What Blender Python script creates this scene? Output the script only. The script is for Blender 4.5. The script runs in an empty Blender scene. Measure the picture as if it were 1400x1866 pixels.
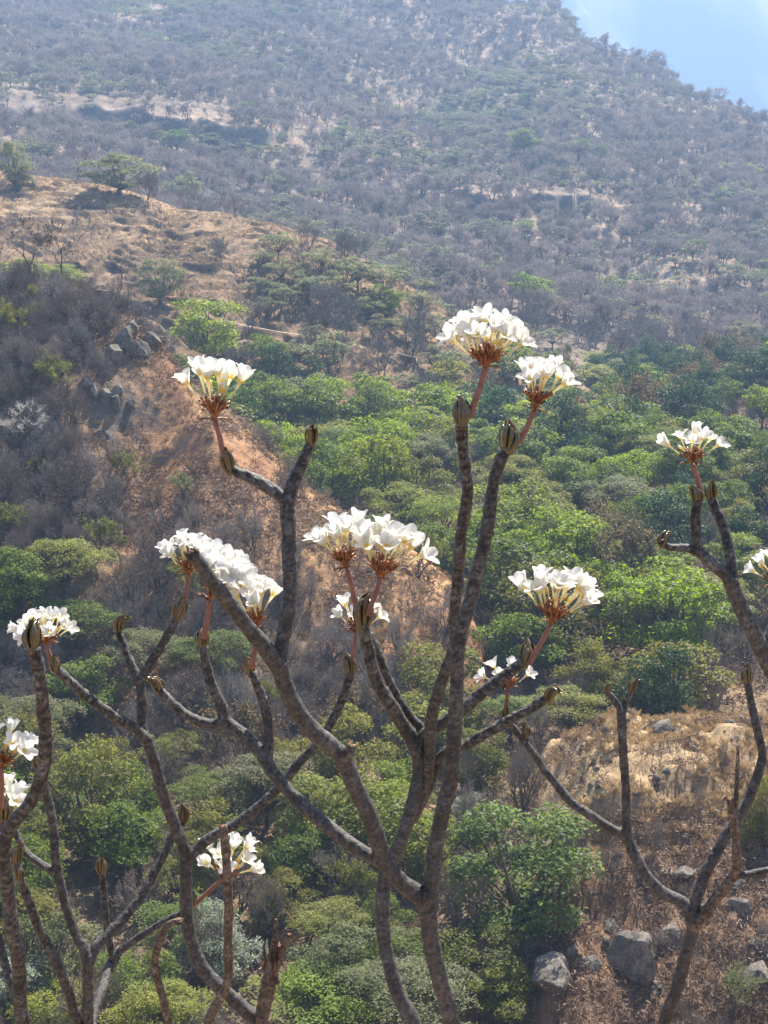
import bpy, bmesh, math, random
import numpy as np
from mathutils import Vector, Matrix

# ------------------------------------------------------------------ camera, world, sun, exposure
F = 2563.0                      # focal length in pixels of the 1400 x 1866 photograph
PITCH = math.radians(9.15)
SUN_EL, SUN_AZ = math.radians(53), math.radians(24)     # azimuth measured from +Y (ahead) towards +X (right)
scn = bpy.context.scene
C = scn.collection
cam_d = bpy.data.cameras.new('camera'); cam = bpy.data.objects.new('camera', cam_d); C.objects.link(cam)
cam.location = (0, 0, 0); cam.rotation_euler = (math.pi/2 - PITCH, 0, 0)
cam_d.sensor_fit = 'VERTICAL'; cam_d.angle = 2*math.atan(933/F)
cam_d.clip_start = 0.05; cam_d.clip_end = 20000
scn.camera = cam
wd = bpy.data.worlds.new('World'); scn.world = wd; wd.use_nodes = True
nt = wd.node_tree; bg = nt.nodes['Background']
sky = nt.nodes.new('ShaderNodeTexSky'); sky.sky_type = 'NISHITA'; sky.sun_disc = False
sky.sun_elevation = SUN_EL; sky.sun_rotation = SUN_AZ; sky.altitude = 1200; sky.dust_density = 1.5
nt.links.new(sky.outputs[0], bg.inputs[0]); bg.inputs[1].default_value = 0.05
sun_d = bpy.data.lights.new('sun', 'SUN'); sun = bpy.data.objects.new('sun', sun_d); C.objects.link(sun)
sun_d.energy = 5.0; sun_d.angle = math.radians(0.5); sun_d.color = (1.0, 0.93, 0.82)
sd = Vector((math.cos(SUN_EL)*math.sin(SUN_AZ), math.cos(SUN_EL)*math.cos(SUN_AZ), math.sin(SUN_EL)))
sun.rotation_euler = sd.to_track_quat('Z', 'Y').to_euler()
scn.view_settings.view_transform = 'Standard'; scn.view_settings.look = 'None'
scn.view_settings.gamma = 1.0; scn.view_settings.exposure = 1.68
scn.cycles.use_denoising = True
scn.cycles.max_bounces = 6; scn.cycles.diffuse_bounces = 2; scn.cycles.glossy_bounces = 2
scn.cycles.transmission_bounces = 4; scn.cycles.transparent_max_bounces = 8; scn.cycles.volume_bounces = 1
HAZE = True

# ------------------------------------------------------------------ helpers
def pix(px, py, D):             # the point at forward distance D seen at a pixel of the photograph
    dx = (px-700)/F; dy = (933-py)/F
    t = D/(math.cos(PITCH) + dy*math.sin(PITCH))
    return Vector((t*dx, D, t*(dy*math.cos(PITCH) - math.sin(PITCH))))

def pixz(py, D):
    dy = (933-py)/F
    return D/(math.cos(PITCH)+dy*math.sin(PITCH))*(dy*math.cos(PITCH)-math.sin(PITCH))

def tag(o, label=None, cat=None, group=None, kind=None):
    if label: o['label'] = label
    if cat: o['category'] = cat
    if group: o['group'] = group
    if kind: o['kind'] = kind
    return o

def mesh_np(name, verts, faces, mat=None, smooth=False, attrs=None, mats=None, mat_idx=None):
    verts = np.asarray(verts, dtype=np.float32); faces = np.asarray(faces, dtype=np.int32)
    k = faces.shape[1]
    me = bpy.data.meshes.new(name)
    me.vertices.add(len(verts)); me.vertices.foreach_set('co', verts.ravel())
    me.loops.add(faces.size); me.loops.foreach_set('vertex_index', faces.ravel())
    me.polygons.add(len(faces)); me.polygons.foreach_set('loop_start', np.arange(0, faces.size, k, dtype=np.int32))
    me.polygons.foreach_set('use_smooth', np.full(len(faces), smooth))
    if mat_idx is not None: me.polygons.foreach_set('material_index', np.asarray(mat_idx, dtype=np.int32))
    for m in (mats or ([mat] if mat else [])): me.materials.append(m)
    for an, (ty, dat) in (attrs or {}).items():
        a = me.attributes.new(an, ty, 'POINT')
        key = {'FLOAT': 'value', 'FLOAT_COLOR': 'color', 'FLOAT_VECTOR': 'vector', 'INT': 'value'}[ty]
        a.data.foreach_set(key, np.asarray(dat).ravel())
    me.update(calc_edges=True)
    return me

def obj(name, me, parent=None, loc=None):
    o = bpy.data.objects.new(name, me); C.objects.link(o)
    if parent: o.parent = parent
    if loc is not None: o.location = loc
    return o

class MB:                       # collects triangles
    def __init__(s): s.v = []; s.f = []; s.n = 0; s.m = []; s.a = []
    def add(s, v, f, m=0, a=None):
        v = np.asarray(v, float); f = np.asarray(f, int)
        if f.shape[1] == 4: f = np.concatenate([f[:, [0, 1, 2]], f[:, [0, 2, 3]]])
        s.v.append(v); s.f.append(f+s.n); s.n += len(v); s.m.append(np.full(len(f), m))
        s.a.append(np.zeros(len(v)) if a is None else np.broadcast_to(np.asarray(a, float), (len(v),)))
    def mesh(s, name, mats, smooth=True, attr='tone'):
        return mesh_np(name, np.concatenate(s.v), np.concatenate(s.f), smooth=smooth, mats=mats,
                       mat_idx=np.concatenate(s.m), attrs={attr: ('FLOAT', np.concatenate(s.a).astype(np.float32))})

def frames(P):
    P = np.asarray(P, float); n = len(P)
    T = np.gradient(P, axis=0); T /= np.linalg.norm(T, axis=1)[:, None]+1e-12
    N = np.zeros_like(P)
    a = np.array([0, 0, 1.0]) if abs(T[0, 2]) < .9 else np.array([1.0, 0, 0])
    v = np.cross(T[0], a); v /= np.linalg.norm(v)
    for i in range(n):
        v = v - T[i]*np.dot(v, T[i]); v /= np.linalg.norm(v)+1e-12; N[i] = v
    return T, N, np.cross(T, N)

def tube(P, R, k=6, cap=True):
    P = np.asarray(P, float); R = np.broadcast_to(np.asarray(R, float), (len(P),))
    T, N, B = frames(P); n = len(P)
    a = np.linspace(0, 2*np.pi, k, endpoint=False)
    V = P[:, None] + R[:, None, None]*(np.cos(a)[None, :, None]*N[:, None] + np.sin(a)[None, :, None]*B[:, None])
    V = V.reshape(-1, 3)
    i = np.arange(n-1)[:, None]*k; j = np.arange(k)[None]; j2 = (j+1) % k
    Fq = np.stack([i+j, i+j2, i+k+j2, i+k+j], -1).reshape(-1, 4)
    Ft = np.concatenate([Fq[:, [0, 1, 2]], Fq[:, [0, 2, 3]]])
    if cap:
        V = np.concatenate([V, P[:1], P[-1:]]); c0, c1 = n*k, n*k+1
        jj = np.arange(k); j3 = (jj+1) % k
        Ft = np.concatenate([Ft, np.stack([jj*0+c0, j3, jj], -1), np.stack([jj*0+c1, (n-1)*k+jj, (n-1)*k+j3], -1)])
    return V, Ft

def catmull(P, step):
    P = np.asarray(P, float)
    Q = np.concatenate([[2*P[0]-P[1]], P, [2*P[-1]-P[-2]]]); out = []; us = []
    for i in range(1, len(Q)-2):
        L = np.linalg.norm(Q[i+1]-Q[i]); m = max(2, int(L/step))
        t = np.linspace(0, 1, m, endpoint=False)[:, None]
        p0, p1, p2, p3 = Q[i-1], Q[i], Q[i+1], Q[i+2]
        out.append(.5*((2*p1)+(-p0+p2)*t+(2*p0-5*p1+4*p2-p3)*t**2+(-p0+3*p1-3*p2+p3)*t**3)); us.append(i-1+t[:, 0])
    out.append(P[-1:]); us.append(np.array([len(P)-1.0]))
    return np.concatenate(out), np.concatenate(us)

def hash2(ix, iy, s):
    h = (ix.astype(np.int64)*374761393 + iy.astype(np.int64)*668265263 + s*1442695041) & 0x7fffffff
    h = ((h ^ (h >> 13))*1274126177) & 0x7fffffff
    return ((h ^ (h >> 16)) & 0xffff)/65535.0
def vn(x, y, s=0):              # value noise, -1..1
    x = np.asarray(x, float); y = np.asarray(y, float)
    ix = np.floor(x); iy = np.floor(y); u = x-ix; v = y-iy
    u = u*u*u*(u*(6*u-15)+10); v = v*v*v*(v*(6*v-15)+10)
    a = hash2(ix, iy, s); b = hash2(ix+1, iy, s); c = hash2(ix, iy+1, s); d = hash2(ix+1, iy+1, s)
    return 2*((a*(1-u)+b*u)*(1-v)+(c*(1-u)+d*u)*v)-1
def fbm(x, y, o=4, s=0, g=.5):
    r = 0; a = 1
    for i in range(o):
        r = r + a*vn(x*(1.93**i)+17.3*i, y*(1.93**i)-9.1*i, s+i); a *= g
    return r
def ss(a, b, x):
    t = np.clip((np.asarray(x, float)-a)/(b-a), 0, 1); return t*t*(3-2*t)

# ------------------------------------------------------------------ terrain as one height function
def th(px): return (px-700)/F
def crest(pts):                 # [(px, py, D)] -> x, y, z arrays sorted by x
    P = [pix(*p) for p in pts]
    P.sort(key=lambda p: p.x)
    return [np.array([p[i] for p in P]) for i in range(3)]
A_ = crest([(-420, 400, 122), (0, 512, 110), (130, 528, 107), (230, 575, 104), (300, 650, 101), (340, 700, 99), (420, 765, 96), (480, 812, 93), (540, 880, 91),
            (650, 955, 88), (740, 1005, 86), (810, 1065, 84), (860, 1110, 82), (950, 1330, 78), (1100, 1700, 74)])
B_ = crest([(-450, 215, 238), (0, 300, 230), (60, 318, 228), (200, 338, 225), (330, 378, 220), (480, 405, 214), (600, 437, 209), (700, 488, 204), (800, 552, 200),
            (845, 580, 198), (1000, 668, 190), (1100, 720, 185), (1300, 860, 175)])
MC = [(-500, [(300, 230), (280, 340), (215, 385), (190, 410), (140, 450), (70, 540), (-20, 660), (-110, 780)]),
      (0, [(420, 230), (290, 330), (215, 385), (190, 410), (140, 450), (70, 540), (-20, 660), (-110, 780)]),
      (250, [(470, 230), (330, 330), (240, 385), (200, 412), (150, 455), (80, 540), (-10, 660), (-110, 780)]),
      (500, [(530, 230), (400, 310), (300, 370), (215, 435), (120, 520), (0, 640), (-120, 780)]),
      (800, [(650, 215), (560, 262), (450, 325), (330, 395), (200, 490), (90, 585), (-90, 760)]),
      (1000, [(668, 215), (570, 262), (450, 330), (340, 390), (210, 480), (108, 560), (14, 650)]),
      (1180, [(678, 225), (570, 280), (450, 340), (330, 405), (215, 500), (122, 590)]),
      (1300, [(684, 228), (565, 288), (425, 360), (315, 425), (232, 490), (180, 540)]),
      (1400, [(690, 232), (560, 295), (400, 380), (300, 440), (226, 500)]),
      (1550, [(700, 232), (600, 280), (470, 350), (390, 400), (330, 440)]),
      (1900, [(720, 232), (640, 270), (560, 330), (520, 380)])]
MTH = np.array([th(p[0]) for p in MC])
MY = [np.array([q[1] for q in p[1]], float) for p in MC]
MZ = [np.array([pixz(q[0], q[1]) for q in p[1]]) for p in MC]
def col_z(i, y):
    z = np.interp(y, MY[i], MZ[i]); ye, ze = MY[i][-1], MZ[i][-1]
    z = np.where(y > ye, ze-(y-ye)*.55, z)
    return np.where(y < MY[i][0], MZ[i][0]-(MY[i][0]-y)*np.where(MY[i][0] > 0, .75 if i < 4 else .30, 0), z)
def mountain(x, y):
    y = np.maximum(y, 30.0)
    t = np.clip(x/y, MTH[0], MTH[-1]); i = np.clip(np.searchsorted(MTH, t)-1, 0, len(MTH)-2)
    Z = np.stack([col_z(k, y) for k in range(len(MTH))]); w = (t-MTH[i])/(MTH[i+1]-MTH[i])
    w = w*w*(3-2*w)*.5+w*.5
    z0 = np.take_along_axis(Z, i[None], 0)[0]; z1 = np.take_along_axis(Z, i[None]+1, 0)[0]
    z = z0*(1-w)+z1*w
    am = ss(235, 330, y)
    z = z + am*(2.6*fbm(x/46+3, y/60, 4, 5) - 2.4*np.abs(fbm(x/30+.2*y/30, y/95, 2, 9)) + .8)
    e1 = 404+9*vn(x/28, y*0+.3, 21)+5*vn(x/7, y*0, 22)+2*vn(x/2.5, y*0, 24)          # the shoulder's cliff
    m1 = 1-ss(th(360), th(620), x/y)
    m1 = m1*np.clip(.85+.8*vn(x/19, y/60, 23), .25, 1.3)
    z = z - 4.2*m1*(1-ss(-1.8, 1.8, y-e1))*np.exp(-np.maximum(e1-y, 0)/42) + 2.0*m1*ss(-1.8, 1.8, y-e1)*np.exp(-np.maximum(y-e1, 0)/25)
    e2 = 371+8*vn(x/22, y*0+.7, 31)+4*vn(x/6, y*0, 32)+2*vn(x/2.3, y*0, 34)
    m2 = ss(th(780), th(850), x/y)*(1-ss(th(1050), th(1120), x/y))
    m2 = m2*np.clip(.8+.9*vn(x/11, y/40, 33), .2, 1.3)
    z = z - 3*m2*(1-ss(-1.4, 1.4, y-e2))*np.exp(-np.maximum(e2-y, 0)/30) + 1.5*m2*ss(-1.4, 1.4, y-e2)*np.exp(-np.maximum(y-e2, 0)/25)
    z = z + am*(.55*vn(x/3.2, y/3.2, 43)+.35*vn(x/1.5, y/1.5, 44))
    e3 = 350+10*vn(x/25, y*0+.2, 41)
    m3 = ss(th(380), th(450), x/y)*(1-ss(th(660), th(740), x/y))
    z = z - 3.5*m3*(1-ss(-1.4, 1.4, y-e3))*np.exp(-np.maximum(e3-y, 0)/30)
    return z
def smax(a, b, k):
    h = np.maximum(k-np.abs(a-b), 0)/k
    return np.maximum(a, b)+h*h*k*.25
def comps(x, y):
    x = np.asarray(x, float); y = np.asarray(y, float)
    yy = np.maximum(y, 0)
    near = -1.75-.62*yy + np.where(y < 0, -.02*y*0, 0)
    near = np.where(y < -3, -1.75+.25*(-3-y)*0+.12*np.minimum(-3-y, 60), near)
    near = np.where(y > 41, near-1.0*(y-41), near)
    v = np.interp(y, [0, 42, 60, 80, 100, 120, 150, 180, 225, 300], [-26.5, -26.4, -24.6, -21.3, -19.2, -17.8, -16.9, -16.6, -16.4, -40])
    v = v + .12*np.maximum(x-22, 0) + .03*np.maximum(-x-10, 0) + .5*fbm(x/14, y/14, 3, 2)
    xa, ya, za = A_
    yc = np.interp(x, xa, ya)+1.2*vn(x/7, x*0, 51); zc = np.interp(x, xa, za)+.35*vn(x/3.3, x*0, 52)
    d = y-yc; dl = np.maximum(-d, 0)
    ft = .45+.35*ss(-2, 14, x)
    rd = 7*ss(-17, -9, x)+.5
    a = zc - np.where(d < 0, np.minimum(dl, rd)*.13+np.maximum(dl-rd, 0)*(ft+.12), d*.5)
    a = a + (1.0*fbm(x/9, y/9, 3, 61) + .5*np.abs(fbm(x/3.5, y/3.5, 3, 66)) - .7)*ss(.5, 8, np.abs(d)) 
    xb, yb, zb = B_
    yc = np.interp(x, xb, yb); zc = np.interp(x, xb, zb)+.4*vn(x/5, x*0, 53)
    d = y-yc; dl = np.maximum(-d, 0)
    g = .10*np.minimum(dl, 6)+.36*np.maximum(dl-6, 0)
    b = zc - np.where(d < 0, g, d*.42)
    b = b + .9*fbm(x/18, y/18, 3, 71)*ss(1, 10, np.abs(d))
    st = .95; q = b/st + 1.25*vn(x/6.2, y/8, 73)+.75*vn(x/2.6, y/3.6, 74); fl = np.floor(q); fr = q-fl
    global TERR
    TERR = fr
    b = b + (st*(ss(.82, .97, fr)-fr))*ss(0, 5, dl)*(.9+.35*vn(x/17, y/17, 75)) + .12*vn(x/.9, y/.9, 77)
    m = mountain(x, y)
    zt = np.interp(y, [36, 46, 51, 53.6, 55.6, 62, 66, 90], [-32, -25.9, -23.7, -22.6, -20.9, -20.3, -23, -34])      # the rocky bank on the right
    xl = np.interp(y, [40, 46, 52, 58, 62, 70], [6.0, 5.0, 6.6, 8.6, 9.0, 9.0])+.8*vn(y/3, y*0, 81)
    r = zt + .7*fbm(x/5, y/5, 3, 82) - 1.5*np.maximum(xl-x, 0) + .35*ss(0, 1, x-xl)
    r = r + .5*np.abs(vn(x/1.2, y/1.2, 86)) + .5*np.abs(vn(x/2.6, y/2.6, 87)) + .22*vn(x/.5, y/.5, 88)
    return near, v, a, b, m, r
def ground(x, y, full=False):
    near, v, a, b, m, r = comps(x, y)
    z = smax(near, v, 1.5); z = smax(z, m, 3); z = smax(z, a, 1.2); z = smax(z, b, 2); z = smax(z, r, .8)
    x = np.asarray(x, float); y = np.asarray(y, float)
    z = z + .12*vn(x/1.7, y/1.7, 91)*ss(20, 50, y) + .06*vn(x/.6, y/.6, 92)*ss(4, 20, y)
    z = np.maximum(z, -230+20*fbm(x/90, y/90, 2, 95))
    if full: return z, np.stack([near, v, a, b, m, r])
    return z
GROUND0 = ground
PATHS = []
def ground(x, y, full=False):
    x = np.asarray(x, float); y = np.asarray(y, float)
    z, cs = GROUND0(x, y, True)
    for (qx, qy, qz, w) in PATHS:
        d = np.abs(y-np.interp(x, qx, qy)); k = (x > qx[0]) & (x < qx[-1]); t = (1-ss(w*.5, w*1.3, d))*k
        z = z*(1-t)+np.interp(x, qx, qz)*t
    return (z, cs) if full else z
def gz(x, y): return float(ground(np.array([x]), np.array([y]))[0])
def hit(px, py, d0=42, d1=900):    # where the line of sight first meets the ground
    D = np.concatenate([np.arange(d0, 260, .25), np.arange(260, d1, 1.0)])
    P = [pix(px, py, d) for d in (1.0,)][0]
    z = P.z*D; g = ground(P.x*D, D)
    k = np.nonzero(z <= g)[0]
    return float(D[k[0]]) if len(k) else d1

def add_path(pts, w):
    P = []
    for (px, py) in pts:
        q = pix(px, py, hit(px, py, 120)); P.append((q.x, q.y, 0))
    P.sort(); Q, _ = catmull(np.array(P), .8)
    for _ in range(25): Q[1:-1, 1] = .25*Q[:-2, 1]+.5*Q[1:-1, 1]+.25*Q[2:, 1]
    z = ground(Q[:, 0], Q[:, 1])
    for _ in range(60): z[1:-1] = .25*z[:-2]+.5*z[1:-1]+.25*z[2:]
    PATHS.append((Q[:, 0], Q[:, 1], z, w))
add_path([(400, 592), (430, 594), (470, 600), (520, 607), (570, 614), (620, 624), (690, 640), (760, 655)], 1.5)
add_path([(985, 640), (1060, 648), (1130, 655), (1220, 662), (1310, 668), (1400, 664), (1480, 664)], 2.2)
add_path([(1315, 748), (1345, 758), (1375, 772), (1410, 792), (1450, 812)], 4.5)
# ------------------------------------------------------------------ materials
def new_mat(name):
    m = bpy.data.materials.new(name); m.use_nodes = True
    n = m.node_tree; b = n.nodes['Principled BSDF']; b.inputs['Specular IOR Level'].default_value = .3
    return m, n, b, n.nodes['Material Output']
def N(n, ty, **kw):
    o = n.nodes.new(ty)
    for k, v in kw.items(): setattr(o, k, v)
    return o
def noise(n, scale, detail=4, rough=.6, vec=None):
    o = N(n, 'ShaderNodeTexNoise'); o.inputs['Scale'].default_value = scale; o.inputs['Detail'].default_value = detail
    o.inputs['Roughness'].default_value = rough
    if vec is not None: n.links.new(vec, o.inputs['Vector'])
    return o
def ramp(n, src, stops):
    o = N(n, 'ShaderNodeValToRGB'); e = o.color_ramp.elements
    while len(e) < len(stops): e.new(.5)
    for i, (p, c) in enumerate(stops): e[i].position = p; e[i].color = (*c, 1) if len(c) == 3 else c
    n.links.new(src, o.inputs[0]); return o
def mix(n, a, b, fac, mode='MIX'):
    o = N(n, 'ShaderNodeMix', data_type='RGBA', blend_type=mode)
    for s, v in ((6, a), (7, b), (0, fac)):
        if isinstance(v, (int, float)): o.inputs[s].default_value = v
        elif isinstance(v, tuple): o.inputs[s].default_value = (*v, 1)
        else: n.links.new(v, o.inputs[s])
    return o.outputs[2]
def bump(n, b, src, dist, strength=1.0):
    o = N(n, 'ShaderNodeBump'); o.inputs['Distance'].default_value = dist; o.inputs['Strength'].default_value = strength
    n.links.new(src, o.inputs['Height']); n.links.new(o.outputs[0], b.inputs['Normal'])

def ground_mat():
    m, n, b, out = new_mat('soil')
    at = N(n, 'ShaderNodeAttribute', attribute_name='soil'); tc = N(n, 'ShaderNodeTexCoord')
    n1 = noise(n, 1.3, 8, .7, tc.outputs['Object']); n2 = noise(n, .16, 5, .6, tc.outputs['Object'])
    r1 = ramp(n, n1.outputs[0], [(.28, (.42, .4, .38)), (.5, (1, 1, 1)), (.72, (1.5, 1.42, 1.3))])
    r2 = ramp(n, n2.outputs[0], [(.3, (.7, .68, .66)), (.7, (1.25, 1.22, 1.18))])
    c = mix(n, at.outputs['Color'], r1.outputs[0], 1.0, 'MULTIPLY'); c = mix(n, c, r2.outputs[0], 1.0, 'MULTIPLY')
    n.links.new(c, b.inputs['Base Color']); b.inputs['Roughness'].default_value = .95; b.inputs['Specular IOR Level'].default_value = .1
    bump(n, b, n1.outputs[0], .35, .8)
    return m
def leaf_mat():
    m, n, b, out = new_mat('leaf')
    oi = N(n, 'ShaderNodeObjectInfo'); at = N(n, 'ShaderNodeAttribute', attribute_name='tone')
    r = ramp(n, at.outputs['Fac'], [(0, (.62, .6, .6)), (.5, (1, 1, 1)), (.85, (1.2, 1.15, 1.0)), (1, (1.45, 1.25, .95))])
    c = mix(n, oi.outputs['Color'], r.outputs[0], 1.0, 'MULTIPLY')
    n.links.new(c, b.inputs['Base Color']); b.inputs['Roughness'].default_value = .5; b.inputs['Specular IOR Level'].default_value = .25
    t = N(n, 'ShaderNodeBsdfTranslucent'); h = N(n, 'ShaderNodeHueSaturation'); h.inputs['Value'].default_value = 1.9; h.inputs['Saturation'].default_value = 1.1
    n.links.new(c, h.inputs['Color']); n.links.new(h.outputs[0], t.inputs[0])
    x = N(n, 'ShaderNodeMixShader'); x.inputs[0].default_value = .48
    n.links.new(b.outputs[0], x.inputs[1]); n.links.new(t.outputs[0], x.inputs[2]); n.links.new(x.outputs[0], out.inputs[0])
    return m
def stuff_leaf_mat(name, stops, trans=.35):
    m, n, b, out = new_mat(name)
    oi = N(n, 'ShaderNodeObjectInfo'); at = N(n, 'ShaderNodeAttribute', attribute_name='tone')
    r0 = ramp(n, oi.outputs['Random'], stops)
    r = ramp(n, at.outputs['Fac'], [(0, (.7, .7, .7)), (1, (1.35, 1.3, 1.2))])
    c = mix(n, r0.outputs[0], r.outputs[0], 1.0, 'MULTIPLY'); n.links.new(c, b.inputs['Base Color']); b.inputs['Roughness'].default_value = .7
    t = N(n, 'ShaderNodeBsdfTranslucent'); n.links.new(c, t.inputs[0])
    x = N(n, 'ShaderNodeMixShader'); x.inputs[0].default_value = trans
    n.links.new(b.outputs[0], x.inputs[1]); n.links.new(t.outputs[0], x.inputs[2]); n.links.new(x.outputs[0], out.inputs[0])
    return m
def twig_mat():
    m, n, b, out = new_mat('dry_twig')
    oi = N(n, 'ShaderNodeObjectInfo'); at = N(n, 'ShaderNodeAttribute', attribute_name='tone')
    r = ramp(n, at.outputs['Fac'], [(0, (.55, .55, .55)), (1, (1.5, 1.45, 1.4))])
    c = mix(n, oi.outputs['Color'], r.outputs[0], 1.0, 'MULTIPLY'); n.links.new(c, b.inputs['Base Color']); b.inputs['Roughness'].default_value = .75
    return m
def wood_mat():
    m, n, b, out = new_mat('wood')
    tc = N(n, 'ShaderNodeTexCoord'); n1 = noise(n, 14, 5, .6, tc.outputs['Object'])
    r = ramp(n, n1.outputs[0], [(.3, (.045, .036, .03)), (.7, (.13, .11, .09))])
    n.links.new(r.outputs[0], b.inputs['Base Color']); b.inputs['Roughness'].default_value = .85
    return m
def rock_mat():
    m, n, b, out = new_mat('rock')
    tc = N(n, 'ShaderNodeTexCoord'); g = N(n, 'ShaderNodeNewGeometry'); n1 = noise(n, 2.2, 8, .65, g.outputs['Position']); n2 = noise(n, 9, 6, .7, g.outputs['Position'])
    r = ramp(n, n1.outputs[0], [(.25, (.055, .047, .04)), (.48, (.16, .138, .115)), (.62, (.25, .215, .175)), (.75, (.22, .15, .095))])
    r2 = ramp(n, n2.outputs[0], [(.35, (.35, .35, .36)), (.55, (1, 1, 1)), (.8, (1.3, 1.3, 1.25))])
    c = mix(n, r.outputs[0], r2.outputs[0], .8, 'MULTIPLY'); n.links.new(c, b.inputs['Base Color']); b.inputs['Roughness'].default_value = .9
    bump(n, b, n2.outputs[0], .06, .9)
    return m
def bark_mat(name, dark, mid, light, dead=False):
    m, n, b, out = new_mat(name)
    tc = N(n, 'ShaderNodeTexCoord'); at = N(n, 'ShaderNodeAttribute', attribute_name='tone')
    n1 = noise(n, 30, 6, .65, tc.outputs['Object']); n2 = noise(n, 130, 6, .7, tc.outputs['Object']); n3 = noise(n, 9, 3, .5, tc.outputs['Object'])
    r1 = ramp(n, n1.outputs[0], [(.2, dark), (.5, mid), (.8, light)])
    r2 = ramp(n, n2.outputs[0], [(.36, (.3, .29, .29)), (.5, (1, 1, 1)), (.7, (1.5, 1.48, 1.42))])
    c = mix(n, r1.outputs[0], r2.outputs[0], 1.0, 'MULTIPLY')
    r3 = ramp(n, n3.outputs[0], [(.38, (.86, .83, .82)), (.62, (1.12, 1.12, 1.15))]); c = mix(n, c, r3.outputs[0], 1.0, 'MULTIPLY')
    sc = N(n, 'ShaderNodeAttribute', attribute_name='scar')
    rv = ramp(n, sc.outputs['Fac'], [(.22, (.16, .15, .15)), (.42, (.8, .8, .8)), (.6, (1.15, 1.15, 1.13)), (.8, (2.1, 2.05, 1.95))])
    c = mix(n, c, mix(n, (1.0, 1.0, 1.0), rv.outputs[0], at.outputs['Fac']), 1.0, 'MULTIPLY')
    n.links.new(c, b.inputs['Base Color']); b.inputs['Roughness'].default_value = .6; b.inputs['Specular IOR Level'].default_value = .5
    ad = N(n, 'ShaderNodeMath', operation='ADD'); n.links.new(n2.outputs[0], ad.inputs[0]); n.links.new(n1.outputs[0], ad.inputs[1])
    bump(n, b, ad.outputs[0], .004, .9)
    return m
def petal_mat():
    m, n, b, out = new_mat('petal')
    at = N(n, 'ShaderNodeAttribute', attribute_name='tone')
    r = ramp(n, at.outputs['Fac'], [(0, (.74, .68, .40)), (.25, (.86, .83, .64)), (.40, (.82, .56, .06)), (.47, (.86, .74, .30)), (.58, (.84, .825, .73)), (1, (.84, .825, .77))])
    n.links.new(r.outputs[0], b.inputs['Base Color']); b.inputs['Roughness'].default_value = .45; b.inputs['Specular IOR Level'].default_value = .35
    t = N(n, 'ShaderNodeBsdfTranslucent'); n.links.new(r.outputs[0], t.inputs[0])
    x = N(n, 'ShaderNodeMixShader'); x.inputs[0].default_value = .55
    n.links.new(b.outputs[0], x.inputs[1]); n.links.new(t.outputs[0], x.inputs[2]); n.links.new(x.outputs[0], out.inputs[0])
    return m
def simple_mat(name, stops, scale, rough=.6, spec=.3, bd=0, trans=0):
    m, n, b, out = new_mat(name)
    tc = N(n, 'ShaderNodeTexCoord'); n1 = noise(n, scale, 5, .6, tc.outputs['Object'])
    r = ramp(n, n1.outputs[0], stops); n.links.new(r.outputs[0], b.inputs['Base Color'])
    b.inputs['Roughness'].default_value = rough; b.inputs['Specular IOR Level'].default_value = spec
    if bd: bump(n, b, n1.outputs[0], bd, .8)
    if trans:
        t = N(n, 'ShaderNodeBsdfTranslucent'); n.links.new(r.outputs[0], t.inputs[0])
        x = N(n, 'ShaderNodeMixShader'); x.inputs[0].default_value = trans
        n.links.new(b.outputs[0], x.inputs[1]); n.links.new(t.outputs[0], x.inputs[2]); n.links.new(x.outputs[0], out.inputs[0])
    return m
M_SOIL = ground_mat(); M_LEAF = leaf_mat(); M_TWIG = twig_mat(); M_WOOD = wood_mat(); M_ROCK = rock_mat()
M_BARK = bark_mat('plumeria_bark', (.048, .042, .038), (.08, .072, .066), (.12, .112, .106))
M_DEAD = bark_mat('dead_bark', (.06, .04, .028), (.15, .105, .077), (.25, .185, .14))
M_PETAL = petal_mat()
M_STALK = simple_mat('stalk_skin', [(.3, (.22, .085, .06)), (.7, (.36, .17, .12))], 60, .45, .4, 0, .15)
M_PEDI = simple_mat('pedicel_skin', [(.35, (.14, .045, .02)), (.5, (.36, .13, .055)), (.7, (.58, .33, .12))], 90, .4, .5, 0, .2)
M_KNOB = simple_mat('spent_bud', [(.4, (.02, .012, .01)), (.55, (.12, .05, .02)), (.7, (.5, .33, .08))], 120, .4, .5)
M_BUD = simple_mat('young_leaf', [(.3, (.07, .036, .02)), (.5, (.12, .078, .03)), (.72, (.19, .17, .045))], 45, .22, .8, 0, .1)
M_CUT = simple_mat('splintered_wood', [(.3, (.06, .035, .02)), (.6, (.25, .15, .09)), (.8, (.45, .3, .2))], 80, .8, .2, .004)
M_PATH = simple_mat('path_dust', [(.3, (.34, .26, .19)), (.7, (.48, .38, .29))], 1.2, .95, .1, .05)

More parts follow.
